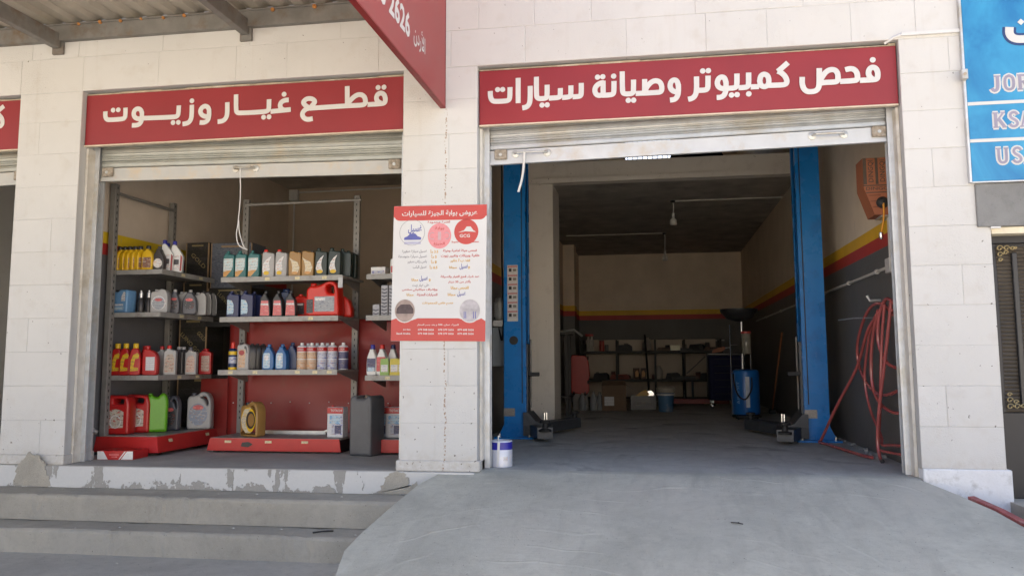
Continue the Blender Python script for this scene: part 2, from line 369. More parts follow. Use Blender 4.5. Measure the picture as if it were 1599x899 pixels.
def put_text(mb,s,x0,x1,z0,z1,y,bold=.012,plane='Y',keep=False):
    """fit a line of text in the rectangle; plane Y faces -Y, plane X faces +X (u runs along +Y)"""
    vs,fs=text_polys(s,bold)
    if not vs: return
    ax=min(v[0] for v in vs);bx=max(v[0] for v in vs);ay=min(v[1] for v in vs);by=max(v[1] for v in vs)
    sx=(x1-x0)/(bx-ax); sz=(z1-z0)/(by-ay)
    if keep: sx=min(sx,sz*1.15); 
    cx=(x0+x1)/2-(ax+bx)/2*sx
    q=[(cx+v[0]*sx,z0+(v[1]-ay)*sz) for v in vs]
    mb.add([(a,y,b) if plane=='Y' else (y,a,b) for a,b in q],fs)
def chaikin(p,it=2):
    for _ in range(it):
        q=[p[0]]
        for a,b in zip(p[:-1],p[1:]):
            q.append((a[0]*.75+b[0]*.25,a[1]*.75+b[1]*.25)); q.append((a[0]*.25+b[0]*.75,a[1]*.25+b[1]*.75))
        q.append(p[-1]); p=q
    return p
def stroke(mb,pts,wd,y,thick=.003,smooth=2):
    """one pen stroke as a thin raised strip facing -Y"""
    closed=pts[0]==pts[-1]
    p=[Vector(a) for a in chaikin(list(pts),smooth)]; n=len(p); vs=[]
    for i in range(n):
        a=p[i-1] if i>0 else (p[-2] if closed else p[0]); b=p[i+1] if i<n-1 else (p[1] if closed else p[-1])
        t=(b-a).normalized(); nn=Vector((-t.y,t.x))*wd/2
        for q in (p[i]+nn,p[i]-nn):
            vs.append((q.x,y-thick-.00004*i,q.y)); 
        for q in (p[i]-nn,p[i]+nn): vs.append((q.x,y,q.y))
    fs=[]
    for i in range(n-1):
        for k in range(4): fs.append((i*4+k,i*4+(k+1)%4,(i+1)*4+(k+1)%4,(i+1)*4+k))
    fs+=[(0,3,2,1),tuple((n-1)*4+k for k in range(4))]
    mb.add(vs,fs)
def letters(S,D,y,parent,wd=.037,rd=.0195,m=None):
    mb=MB()
    for i,s in enumerate(S): stroke(mb,s,wd,y-.0002*i,.003)
    for i,(x,z) in enumerate(D): mb.lathe([(rd,0),(rd,-.003)],(x,y-.0002*i,z),20,'Y')
    return mb.build('lettering',m or LETTER,parent)
SR_S=[[(-1.1722,2.7617),(-1.1713,2.72),(-1.1602,2.69),(-1.1384,2.68),(-1.054,2.6791),(-1.0347,2.6838),(-1.0241,2.7018),(-1.0233,2.7823)],[(-0.9619,2.8495),(-0.9628,2.6584)],[(-0.8722,2.783),(-0.8729,2.6737),(-0.8827,2.6403),(-0.9033,2.623),(-0.932,2.6198)],[(-0.8254,2.8494),(-0.8264,2.7099),(-0.8204,2.6901),(-0.8029,2.6818),(-0.7673,2.6817),(-0.7502,2.6885),(-0.7471,2.7101),(-0.7465,2.7838)],[(-0.735,2.6823),(-0.6703,2.682),(-0.6528,2.6877),(-0.6493,2.7093),(-0.6488,2.7528)],[(-0.6373,2.6815),(-0.5926,2.6819),(-0.5747,2.6876),(-0.5721,2.7096),(-0.5714,2.7685)],[(-0.5597,2.6819),(-0.5176,2.6819),(-0.4997,2.6871),(-0.4961,2.71),(-0.4952,2.7822)],[(-0.3307,2.7761),(-0.3633,2.7718),(-0.3915,2.7495),(-0.399,2.7187),(-0.3901,2.6918),(-0.3693,2.6795),(-0.346,2.6844)],[(-0.337,2.7894),(-0.3377,2.6816)],[(-0.3461,2.6811),(-0.2813,2.6802),(-0.2636,2.6878),(-0.2591,2.7105),(-0.2578,2.7822)],[(-0.1975,2.8505),(-0.1987,2.7093),(-0.1935,2.6885),(-0.1753,2.6803),(-0.1385,2.6805),(-0.1219,2.6872),(-0.1187,2.7118),(-0.1173,2.7833)],[(-0.1042,2.6804),(0.0576,2.6786),(0.0768,2.6836),(0.0832,2.7046),(0.0806,2.7332),(0.0676,2.7577),(0.0414,2.7679),(0.0117,2.7611),(-0.0162,2.7343),(-0.0399,2.6952)],[(-0.038,2.7832),(-0.0401,2.6834)],[(0.1993,2.7214),(0.1916,2.755),(0.1706,2.7667),(0.1491,2.7552),(0.1389,2.725),(0.1476,2.6937),(0.1707,2.6767),(0.1982,2.6761)],[(0.1995,2.7308),(0.1988,2.6671),(0.1854,2.6325),(0.167,2.6194),(0.1377,2.6173)],[(0.3276,2.7797),(0.3263,2.6808),(0.3172,2.6437),(0.2965,2.6214),(0.265,2.6156)],[(0.3262,2.678),(0.3806,2.6757),(0.4009,2.6825),(0.4059,2.7043),(0.4081,2.7804)],[(0.5312,2.7202),(0.5244,2.7558),(0.5034,2.7679),(0.4796,2.7562),(0.4688,2.7249),(0.4768,2.6944),(0.5008,2.6799),(0.5318,2.6799)],[(0.5315,2.7296),(0.5296,2.6665),(0.517,2.6321),(0.4944,2.6175),(0.4634,2.6174)],[(0.5362,2.6797),(0.5803,2.6794),(0.6008,2.6857),(0.6055,2.7064),(0.6079,2.7835)],[(0.6156,2.6796),(0.6618,2.6792),(0.6818,2.6864),(0.6855,2.7063),(0.6886,2.7855)],[(0.6991,2.6807),(0.756,2.6797)],[(0.7618,2.7203),(0.7696,2.7571),(0.7941,2.7705),(0.8197,2.754),(0.8249,2.7165),(0.8172,2.6844),(0.7907,2.6744),(0.7672,2.6874),(0.7618,2.7203)],[(0.8194,2.6843),(0.8997,2.6823),(0.9301,2.6832),(0.9444,2.6944),(0.9457,2.7184),(0.9325,2.7471),(0.9096,2.7717),(0.8861,2.7834)],[(0.8869,2.7815),(0.9174,2.8061),(0.9577,2.8408)],[(1.0498,2.7314),(1.0466,2.6845),(1.055,2.6471),(1.0756,2.6256),(1.1033,2.6212),(1.1334,2.624),(1.1533,2.6413),(1.1609,2.6684),(1.1658,2.7871)],[(1.1612,2.6767),(1.1871,2.6829),(1.2679,2.6813),(1.2831,2.6877),(1.2885,2.7158),(1.2837,2.7506),(1.2675,2.7687),(1.2421,2.773),(1.2139,2.7619),(1.1893,2.7348),(1.1663,2.6957)],[(1.2998,2.683),(1.395,2.6837),(1.4121,2.689),(1.4166,2.7125),(1.4125,2.7426),(1.3966,2.7633),(1.3737,2.7721),(1.3374,2.7643)],[(1.4296,2.6834),(1.5252,2.6821),(1.5439,2.6883),(1.5483,2.709),(1.5487,2.7341),(1.5407,2.7606),(1.5191,2.7734),(1.4964,2.7625),(1.4866,2.7334),(1.4928,2.7056),(1.5149,2.6846)]]
SR_D=[(-1.1165,2.7697),(-1.0788,2.7684),(-0.7852,2.6334),(-0.7473,2.6327),(-0.3765,2.8193),(-0.3384,2.8198),(-0.2595,2.8193),(-0.1578,2.6331),(-0.1198,2.6319),(0.3721,2.818),(0.4114,2.8179),(0.5664,2.6302),(0.6043,2.6308),(0.6843,2.6318),(1.5216,2.825)]
SL_S=[[(-4.3238,2.7785),(-4.3227,2.7371),(-4.31,2.7127),(-4.2859,2.7061),(-4.1758,2.7067),(-4.1507,2.7132),(-4.1436,2.7381),(-4.1466,2.7989)],[(-4.0004,2.7462),(-4.0107,2.7756),(-4.0393,2.7877),(-4.0656,2.776),(-4.0748,2.7449),(-4.0627,2.7154),(-4.0351,2.7018),(-3.9982,2.7015)],[(-4.0009,2.7567),(-3.999,2.6936),(-4.0108,2.6618),(-4.0382,2.6501),(-4.0831,2.6509)],[(-3.9984,2.7046),(-3.724,2.6994),(-3.6923,2.7045),(-3.6829,2.729),(-3.6828,2.7915)],[(-3.5712,2.7905),(-3.5691,2.6969),(-3.5797,2.6612),(-3.6036,2.6427),(-3.6445,2.6386)],[(-3.4224,2.7407),(-3.4331,2.7646),(-3.4597,2.7765),(-3.4864,2.7624),(-3.499,2.7346),(-3.4853,2.7053),(-3.4564,2.6893),(-3.4205,2.6889)],[(-3.4226,2.7459),(-3.4203,2.6837),(-3.4322,2.6534),(-3.4599,2.6404),(-3.4982,2.6444)],[(-3.2706,2.7944),(-3.2671,2.6962),(-3.2795,2.6634),(-3.3057,2.6442),(-3.3462,2.6427)],[(-3.1988,2.8533),(-3.1946,2.7308),(-3.1879,2.7083),(-3.1652,2.7009),(-2.9571,2.7004),(-2.9276,2.7075),(-2.9208,2.7286),(-2.9217,2.7978)],[(-2.9067,2.7002),(-2.7828,2.7047),(-2.7409,2.7075)],[(-2.7597,2.7844),(-2.7955,2.7829),(-2.8225,2.7691),(-2.8313,2.7441),(-2.8212,2.719),(-2.7987,2.7066)],[(-2.5876,2.7076),(-2.5571,2.7389),(-2.5434,2.7574),(-2.5579,2.777),(-2.5894,2.7874),(-2.6222,2.7806),(-2.6435,2.7564),(-2.6194,2.7297),(-2.585,2.7075)],[(-2.5876,2.7102),(-2.6239,2.701),(-2.6457,2.6728),(-2.6419,2.6462),(-2.6221,2.6259),(-2.5933,2.6194),(-2.5597,2.6252)],[(-2.5876,2.7076),(-2.2851,2.7111),(-2.1623,2.7088),(-2.1421,2.7182),(-2.1374,2.743),(-2.1481,2.7763),(-2.1739,2.7928),(-2.2071,2.7922),(-2.2426,2.7691),(-2.2778,2.7283)],[(-2.2864,2.865),(-2.2836,2.711)],[(-2.1216,2.711),(-2.0099,2.7108),(-1.9858,2.7179),(-1.9809,2.7366),(-1.9822,2.7592),(-1.9932,2.7849),(-2.0162,2.7972),(-2.0414,2.7877),(-2.0537,2.7608),(-2.0457,2.7328),(-2.0151,2.7146)]]
SL_D=[(-4.2561,2.7853),(-4.2108,2.7855),(-3.7276,2.6549),(-3.682,2.6551),(-3.5725,2.8234),(-2.9638,2.6584),(-2.9188,2.6585),(-2.7994,2.8317),(-2.0406,2.8403),(-1.9939,2.8401)]
SF_S=[[(-5.2496,2.8736),(-5.3174,2.8231)],[(-5.3174,2.8231),(-5.267,2.7825),(-5.2491,2.7384),(-5.2616,2.704),(-5.3323,2.6969)]]
SF_D=[]
BOT=[
('teal', -3.764, 1.09, 1.52, 0, 'teal oil bottle with white label', "on the middle unit's top shelf", 0, 3),
('teal', -3.65, 1.09, 1.52, 0, 'teal oil bottle with white label', "on the middle unit's top shelf", 1, 3),
('teal', -3.527, 1.09, 1.52, 0, 'teal oil bottle with white label', "on the middle unit's top shelf", 2, 3),
('silver', -3.39, 1.09, 1.52, 0, 'grey oil bottle with red cap', "on the middle unit's top shelf", 0, 2),
('silver', -3.265, 1.09, 1.52, 0, 'grey oil bottle with red cap', "on the middle unit's top shelf", 1, 2),
('gold', -3.139, 1.09, 1.52, 0, 'gold oil bottle with cream label', "on the middle unit's top shelf", 0, 2),
('gold', -3.018, 1.09, 1.52, 0, 'gold oil bottle with cream label', "on the middle unit's top shelf", 1, 2),
('green', -2.893, 1.09, 1.52, 0, 'black-green oil bottle with crescent label', "on the middle unit's top shelf", 0, 2),
('green', -2.771, 1.09, 1.52, 0, 'black-green oil bottle with crescent label', "on the middle unit's top shelf", 1, 2),
('greendark', -2.704, 1.17, 1.52, 0, 'unlabelled black oil bottle at the right end', "on the middle unit's top shelf", 0, 2),
('greendark', -2.699, 1.3, 1.52, 0, 'unlabelled black oil bottle at the right end', "on the middle unit's top shelf", 1, 2),
('navy', -3.715, 1.09, 1.168, 0, 'navy oil bottle with light blue label', "on the middle unit's second shelf", 0, 2),
('navy', -3.583, 1.09, 1.168, 0, 'navy oil bottle with light blue label', "on the middle unit's second shelf", 1, 2),
('navyp', -3.553, 1.2, 1.168, 0, 'plain navy bottle behind the labelled navy ones', "on the middle unit's second shelf", 0, 1),
('blackred', -3.41, 1.09, 1.168, 0, 'black bottle with red label', "on the middle unit's second shelf", 0, 3),
('blackred', -3.289, 1.09, 1.168, 0, 'black bottle with red label', "on the middle unit's second shelf", 1, 3),
('blackred', -3.172, 1.09, 1.168, 0, 'black bottle with red label', "on the middle unit's second shelf", 2, 3),
('dark1', -3.325, 1.32, 1.168, 0, 'dark blue jar behind the red-label bottles', "on the middle unit's second shelf", 0, 1),
('redjug', -2.874, 1.12, 1.168, 0, 'big red oil jug with grey label and high handle', "on the middle unit's second shelf", 0, 1),
('redjugs', -3.097, 1.25, 1.168, 0, 'small red oil jug left of the big one', "on the middle unit's second shelf", 0, 1),
('redjugs', -2.746, 1.25, 1.168, 0, 'small red oil jug right of the big one', "on the middle unit's second shelf", 0, 1),
('spray', -3.712, 1.09, 0.705, 0, 'navy and yellow spray can with red cap', "on the middle unit's third shelf", 0, 1),
('silverk', -3.602, 1.09, 0.705, 0, 'silver oil bottle with red and orange label', "on the middle unit's third shelf", 0, 1),
('blackplain', -3.556, 1.15, 0.705, -62, 'black bottle turned sideways behind the silver one', "on the middle unit's third shelf", 0, 3),
('blackplain', -3.532, 1.2, 0.705, -62, 'black bottle turned sideways behind the silver one', "on the middle unit's third shelf", 1, 3),
('blackplain', -3.508, 1.25, 0.705, -62, 'black bottle turned sideways behind the silver one', "on the middle unit's third shelf", 2, 3),
('blue', -3.366, 1.09, 0.705, 0, 'blue bottle with white label', "on the middle unit's third shelf", 0, 2),
('blue', -3.243, 1.09, 0.705, 0, 'blue bottle with white label', "on the middle unit's third shelf", 1, 2),
('bluep', -3.179, 1.16, 0.705, 0, 'plain dark blue bottle behind the labelled ones', "on the middle unit's third shelf", 0, 1),
('canorange', -3.062, 1.09, 0.705, 0, 'white spray tin with red band and orange print', "on the middle unit's third shelf", 0, 2),
('canorange', -2.97, 1.09, 0.705, 0, 'white spray tin with red band and orange print', "on the middle unit's third shelf", 1, 2),
('canblue', -2.875, 1.09, 0.705, 0, 'white spray tin with red band and blue print', "on the middle unit's third shelf", 0, 2),
('canblue', -2.781, 1.09, 0.705, 0, 'white spray tin with red band and blue print', "on the middle unit's third shelf", 1, 2),
('candark', -2.693, 1.12, 0.705, 0, 'navy spray tin with red band', "on the middle unit's third shelf", 0, 1),
('canorange', -3.074, 1.25, 0.705, 0, 'spray tin in the back row of tins', "on the middle unit's third shelf", 0, 3),
('canorange', -2.989, 1.25, 0.705, 0, 'spray tin in the back row of tins', "on the middle unit's third shelf", 1, 3),
('canorange', -2.893, 1.25, 0.705, 0, 'spray tin in the back row of tins', "on the middle unit's third shelf", 2, 3),
('goldjug', -3.517, 1.12, 0.128, -22, 'gold oil jug with yellow crescent label', "on the middle unit's red base", 0, 1),
('tin', -2.735, 1.12, 0.128, 0, 'white square oil tin with red band', "on the middle unit's red base", 0, 1),
('yellow', -4.657, 0.8, 1.575, 68, 'yellow bottle turned sideways', "on the left unit's top shelf", 0, 5),
('yellow', -4.61, 0.8, 1.575, 68, 'yellow bottle turned sideways', "on the left unit's top shelf", 1, 5),
('yellow', -4.561, 0.8, 1.575, 68, 'yellow bottle turned sideways', "on the left unit's top shelf", 2, 5),
('yellow', -4.511, 0.8, 1.575, 68, 'yellow bottle turned sideways', "on the left unit's top shelf", 3, 5),
('yellow', -4.462, 0.8, 1.575, 68, 'yellow bottle turned sideways', "on the left unit's top shelf", 4, 5),
('yellow', -4.378, 0.79, 1.575, 8, 'yellow bottle facing out with brown label', "on the left unit's top shelf", 0, 1),
('greyb', -4.296, 0.83, 1.575, 10, 'charcoal bottle with pale label', "on the left unit's top shelf", 0, 1),
('whiteb', -4.294, 0.95, 1.575, 25, 'white bottle with blue cap', "on the left unit's top shelf", 0, 2),
('whiteb', -4.24, 1.02, 1.575, 25, 'white bottle with blue cap', "on the left unit's top shelf", 1, 2),
('whiteb', -4.371, 1.12, 1.575, 30, 'white bottle behind the blue capped pair', "on the left unit's top shelf", 0, 1),
('lightblue', -4.638, 0.84, 1.205, 0, 'light blue oil jug with white emblem', "on the left unit's second shelf", 0, 1),
('smalldark', -4.477, 0.86, 1.205, 0, 'slim dark bottle with silver neck', "on the left unit's second shelf", 0, 2),
('smalldark', -4.4, 0.86, 1.205, 0, 'slim dark bottle with silver neck', "on the left unit's second shelf", 1, 2),
('silverjug', -4.293, 0.87, 1.205, 10, 'silver handled jug with grey oval label', "on the left unit's second shelf", 0, 1),
('silverp', -4.362, 1.05, 1.205, 15, 'plain silver jug standing behind', "on the left unit's second shelf", 0, 1),
('greyoval', -4.237, 1.0, 1.205, 15, 'slim dark grey bottle with black oval label', "on the left unit's second shelf", 0, 1),
('silverp', -4.234, 1.15, 1.205, 15, 'plain silver jug between the two oval labels', "on the left unit's second shelf", 0, 1),
('greyoval2', -4.159, 1.12, 1.205, 15, 'broad dark grey jug with black oval label', "on the left unit's second shelf", 0, 1),
('silverp', -4.134, 1.25, 1.205, 20, 'plain silver bottle near the shelf end', "on the left unit's second shelf", 0, 1),
('blackplain', -4.122, 1.33, 1.205, 30, "black bottle at the shelf's far end", "on the left unit's second shelf", 0, 2),
('blackplain', -4.121, 1.42, 1.205, 30, "black bottle at the shelf's far end", "on the left unit's second shelf", 1, 2),
('redyellow', -4.638, 0.8, 0.665, 12, 'red bottle with yellow cap and yellow emblem', "on the left unit's third shelf", 0, 3),
('redyellow', -4.558, 0.8, 0.665, 12, 'red bottle with yellow cap and yellow emblem', "on the left unit's third shelf", 1, 3),
('redyellow', -4.464, 0.8, 0.665, 12, 'red bottle with yellow cap and yellow emblem', "on the left unit's third shelf", 2, 3),
('redwhite', -4.354, 0.86, 0.665, 10, 'red bottle with white back label', "on the left unit's third shelf", 0, 1),
('redp', -4.506, 1.0, 0.665, 10, 'plain red bottle behind the white-label one', "on the left unit's third shelf", 0, 1),
('silverred', -4.245, 0.98, 0.665, 12, 'silver bottle with red cap and tan label', "on the left unit's third shelf", 0, 1),
('greyp', -4.373, 1.05, 0.665, 20, 'grey red-capped bottle seen edge on', "on the left unit's third shelf", 0, 1),
('darkcap', -4.268, 1.15, 0.665, 12, 'dark bottle with silver cap', "on the left unit's third shelf", 0, 2),
('darkcap', -4.254, 1.2, 0.665, 12, 'dark bottle with silver cap', "on the left unit's third shelf", 1, 2),
('silverred2', -4.172, 1.2, 0.665, 12, 'silver bottle with peach label', "on the left unit's third shelf", 0, 1),
('redsq', -4.144, 1.4, 0.665, 12, 'red square bottle with peach label', "on the left unit's third shelf", 0, 1),
('redcan', -4.582, 0.8, 0.165, 8, 'red jerrycan nearest the post', "on the left unit's red base", 0, 1),
('redcan', -4.525, 0.98, 0.165, 18, 'red jerrycan beside the green one', "on the left unit's red base", 0, 1),
('greencan', -4.391, 1.05, 0.165, 35, 'bright green jerrycan', "on the left unit's red base", 0, 1),
('greyjug', -4.353, 1.22, 0.165, 15, 'dark grey jug with black oval label', "on the left unit's red base", 0, 1),
('silverbig', -4.191, 1.42, 0.165, 10, 'large silver jug with round grey-blue label', "on the left unit's red base", 0, 1),
('whiteblue', -2.414, 1.09, 0.655, 0, 'white bottle with blue cap and blue label', "on the right unit's third shelf", 0, 1),
('whitered', -2.328, 1.09, 0.655, 0, 'white bottle with red cap and red label', "on the right unit's third shelf", 0, 1),
('whiteblue2', -2.253, 1.16, 0.655, 0, 'white bottle with navy cap behind the yellow packs', "on the right unit's third shelf", 0, 1),
('tin', -2.344, 1.16, 0.128, 0, 'left square tin with red band', "on the right unit's red base", 0, 1),
('tin', -2.23, 1.16, 0.128, 0, 'right square tin with red band', "on the right unit's red base", 0, 1),
]
# ================================================================ the setting
GZ=-.515
def sheet(name,m,x0,x1,y0,y1,z): return struct(MB().quad((x0,y0,z),(x1,y0,z),(x1,y1,z),(x0,y1,z)).build(name,m))
sheet('street',STREET,-300,300,-300,300,GZ)
sheet('pavement',PAVE,-14,9,-3.0,.5,GZ+.004)
# dusty hillside added unseen behind the photographer to bounce warm light
vs=[];nx,ny=40,10
for j in range(ny+1):
    for i in range(nx+1):
        x=-70+140*i/nx; y=-15-30*j/ny; q=j/ny
        vs.append((x+random.uniform(-1,1),y,GZ-.05+9*(q**.8)*(1+.18*math.sin(x*.13)+random.uniform(-.06,.06)) if j else GZ-.05))
struct(MB().add(vs,[(j*(nx+1)+i,(j+1)*(nx+1)+i,(j+1)*(nx+1)+i+1,j*(nx+1)+i+1) for j in range(ny) for i in range(nx)]).build('bounce_hillside',concrete('bounce_hillside_soil',(.47,.43,.37)),smooth=True))
struct(B(-9,-1.27,-.062,.30,-.16,-.004).build('kerb',KERBW))
struct(B(-9,-1.785,-.045,4.3,-.2,.0).build('shop_floor',SHOPF))
def worn_step(name,prof,x0,x1,n=190):
    """cast concrete step whose nosing is chipped and a little uneven"""
    m=MB();vs=[];k=len(prof);w1=[random.uniform(0,6.28) for _ in range(4)]
    chip=0
    for i in range(n+1):
        x=x0+(x1-x0)*i/n; chip=random.uniform(.004,.02) if random.random()<.07 else chip*.45
        wv=.004*math.sin(x*2.1+w1[0])+.003*math.sin(x*5.3+w1[1])
        for j,(y,z) in enumerate(prof):
            if j in (1,2,3): y+=wv+random.uniform(-.002,.002)+(chip if j>1 else chip*.6); z+=-(chip*.7 if j<3 else 0)+random.uniform(-.0015,.0015)
            vs.append((x,y,z))
    fs=[(i*k+j,i*k+(j+1)%k,(i+1)*k+(j+1)%k,(i+1)*k+j) for i in range(n) for j in range(k)]
    m.add(vs,fs+[tuple(range(k)),tuple(n*k+j for j in range(k))[::-1]]); return struct(m.build(name,STEP))
worn_step('upper_step',[(-.05,-.163),(-.33,-.166),(-.345,-.176),(-.35,-.19),(-.352,-.345),(-.05,-.345)],-9,-1.2)
worn_step('lower_step',[(-.05,-.347),(-.60,-.35),(-.615,-.360),(-.62,-.375),(-.622,-.53),(-.05,-.53)],-9,-1.2)
struct(B(-1.78,1.80,.131,12,-.2,.0).build('garage_floor',FLOOR))
# ramp: a cement apron that fans out from the garage door down to the street
lf=[(-1.785,.13),(-1.785,.02),(-1.515,-.02),(-1.60,-.30),(-1.648,-.70),(-1.69,-1.15),(-1.70,-1.40),(-1.62,-1.75),(-1.55,-2.3),(-1.5,-2.9)]
rg=[(1.70,.13),(1.69,.02),(1.665,-.02),(1.80,-.30),(1.905,-.56),(1.96,-.80),(2.06,-1.15),(2.1,-1.45),(2.15,-2.0),(2.2,-2.9)]
def rz(y): return .0 if y>=.02 else -.002+ (.178*y if y>-2.2 else .178*-2.2+(y+2.2)*.17)
mb=MB();n=29;vs=[];fs=[]
for i,(l,r) in enumerate(zip(lf,rg)):
    for k in range(n+1):
        t=k/n; x=l[0]*(1-t)+r[0]*t; y=l[1]*(1-t)+r[1]*t
        z=rz(y)+ (random.uniform(-.003,.003) if 1<i<9 else 0)
        vs.append((x,y,z))
for i in range(len(lf)-1):
    for k in range(n): fs.append((i*(n+1)+k,(i+1)*(n+1)+k,(i+1)*(n+1)+k+1,i*(n+1)+k+1))
nb=len(vs)
for side in (0,n):
    base=len(vs)
    for i in range(len(lf)): x,y,z=vs[i*(n+1)+side]; vs.append((x,y,-.56))
    for i in range(len(lf)-1): fs.append((i*(n+1)+side,(i+1)*(n+1)+side,base+i+1,base+i))
mb.add(vs,fs); o=struct(mb.build('ramp',RAMP,smooth=True))
# red kerb and raised ground in front of the neighbouring door
struct(B(2.19,9,-.6,.6,-.6,-.13).build('neighbour_pavement',STEP))
kb=thing('painted_kerb','red painted kerb at the neighbour\'s corner beside the ramp','kerb')
ke=[(1.835,-.34),(1.918,-.56),(1.975,-.80),(2.03,-.98),(2.075,-1.15),(2.12,-1.45)]
for a,b_,c_,nm in ((0,2,(.30,.085,.085),'red_kerb_paint'),(2,5,(.6,.6,.6),'white_kerb_paint')):
    m=MB(); q=ke[a:b_+1]; n=len(q); vs=[]
    for x,y in q:
        z=rz(y)+.008; vs+=[(x,y,z),(x+.04,y+.012,z+.002),(x+.04,y+.012,-.5),(x,y,-.5)]
    m.add(vs,[(i*4+j,i*4+(j+1)%4,(i+1)*4+(j+1)%4,(i+1)*4+j) for i in range(n-1) for j in range(4)]+[(0,1,2,3),tuple((n-1)*4+j for j in (3,2,1,0))])
    m.build('kerb_stone',mat(nm,c_,.7,0,.3,20,bump=.004,dirt=(.32,.29,.27),ds=10),kb)
# ================================================================ the building
bld=thing('shop_building','white painted block building with shop bay and garage bay','building')
# structural cores behind the facing blocks
def core(x0,x1,z0,z1,name='pillar_core',y0=.003,y1=.34): B(x0,x1,y0,y1,z0,z1).build(name,WALLC,bld)
for x0,x1 in ((-5.057,-4.503),(-1.824,-1.263),(1.684,2.187)): core(x0,x1,0. if x0<1 else -.16,2.945)
core(-14,-8.0,-.1,2.945)
core(-14,2.187,2.945,4.0,'lintel')
B(-14,2.187,.006,.34,4.003,6.3).build('upper_wall',WALL,bld)
CZ=[.07+.263*k for k in range(16)]
J=.001
def block(x0,x1,z0,z1):
    c=.003; j=J
    x0+=j;x1-=j;z0+=j;z1-=j
    f=random.uniform(-.0018,.0004)
    vs=[(x0,.012,z0),(x1,.012,z0),(x1,.012,z1),(x0,.012,z1),(x0,.0018,z0),(x1,.0018,z0),(x1,.0018,z1),(x0,.0018,z1)]
    cc=[(x0+c,f,z0+c),(x1-c,f,z0+c),(x1-c,f,z1-c),(x0+c,f,z1-c)]
    MB().add(vs+cc,[(0,1,5,4),(1,2,6,5),(2,3,7,6),(3,0,4,7),(4,5,9,8),(5,6,10,9),(6,7,11,10),(7,4,8,11),(8,9,10,11)]).build('block',WALL,bld)
for pi,(x0,x1) in enumerate(((-5.06,-4.50),(-1.827,-1.260),(1.681,2.19))):
    for k in range(11):
        z0=CZ[k];z1=CZ[k+1] if k<10 else 2.942
        if pi==2 and k==0: z0=.068
        if (k+pi)%3==0: s_=x0+(x1-x0)*(.34 if k%2 else .62); block(x0,s_,z0,z1); block(s_,x1,z0,z1)
        else: block(x0,x1,z0,z1)
for k in range(11,15):
    x=-8.0-random.uniform(0,.4)
    while x<2.19:
        x2=x+random.choice([.42,.56,.6,.66,.74]); 
        if 2.19-x2<.25: x2=2.19
        z0=CZ[k] if k>11 else 2.945
        block(max(x,-8.0),min(x2,2.19),z0,CZ[k+1]); x=x2
# base plinths of the pillars
for x0,x1 in ((-5.075,-4.485),(-1.85,-1.24)): CB(x0,x1,-.022,.34,-.002,.072,.006).build('plinth',WALL,bld)
CB(1.683,2.215,-.02,.34,-.24,.066,.006).build('plinth',mat('plinth_white',(.74,.75,.77),.7,0,.06,8,bump=.004,dirt=(.5,.5,.5),ds=12,world=True),bld)
def jag(poly,n=7,a=.012):
    out=[]
    for p,q in zip(poly,poly[1:]+poly[:1]):
        for k in range(n): t=k/n; out.append((p[0]*(1-t)+q[0]*t+random.uniform(-a,a),max(-.159,p[1]*(1-t)+q[1]*t+random.uniform(-a,a))))
    return out
# patched cement at the foot of the left pillar
MB().prism(jag([(-4.86,-.16),(-4.55,-.155),(-4.60,.0),(-4.66,.07),(-4.74,.10),(-4.80,.05),(-4.85,-.02)]),-.0645,-.0615,'Y').build('cement_patch',STEP,bld)
MB().prism(jag([(-1.97,-.158),(-1.62,-.158),(-1.68,-.07),(-1.74,-.10),(-1.77,.0),(-1.86,.0),(-1.92,-.06)]),-.0645,-.0615,'Y').build('cement_patch',STEP,bld)
# rooms
B(-4.80,-4.70,.34,4.4,0,3.1).build('side_wall',SHOPW,bld)
B(-4.70,-1.86,4.3,4.4,0,3.1).build('back_wall',mat('shop_back',(.52,.42,.32),.7,0,.1,2,bump=.003,world=True),bld)
B(-1.86,-1.75,.34,12,0,6.2).build('partition_wall',GAR,bld)
B(-4.70,-1.86,.34,4.3,3.03,3.2).build('ceiling',CEIL,bld)
B(1.785,1.95,.34,12.1,0,6.2).build('side_wall',GAR,bld)
bw=MB()
for a in ((-1.75,1.785,0,4.95),(-1.75,-.60,4.95,6.2),(.44,1.785,4.95,6.2),(-.60,.44,5.75,6.2)): bw.box(a[0],a[1],12,12.15,a[2],a[3])
bw.build('back_wall',GAR,bld)
B(-1.75,-1.60,10.65,11.999,0,3.03).build('wall_return',GAR,bld)
B(-1.75,-1.53,10.25,10.648,0,3.03).build('column',GAR,bld)
B(-1.75,-1.262,4.62,5.32,-.003,3.03).build('column',PLASTER,bld)
B(-1.75,1.785,4.75,12,3.032,3.30).build('mezzanine_slab',CEIL,bld)
B(-1.749,1.784,4.58,4.748,3.034,3.10).build('mezzanine_lip',PLASTER,bld)
B(-1.748,1.783,4.64,4.748,3.102,3.31).build('mezzanine_beam',PLASTER,bld)
B(-14,9,.34,12.2,6.205,6.4).build('roof_slab',CEIL,bld)
B(-14,-8,.34,12,-.1,6.2).build('far_wing',WALL,bld)
# left neighbour bay behind the far left shutter
B(-8,-4.805,.34,4.4,3.03,3.2).build('ceiling',CEIL,bld); B(-8,-4.805,4.3,4.4,0,3.1).build('back_wall',CEIL,bld)
B(-4.9,-4.803,.34,4.3,0,3.03).build('side_wall',PLASTER,bld)
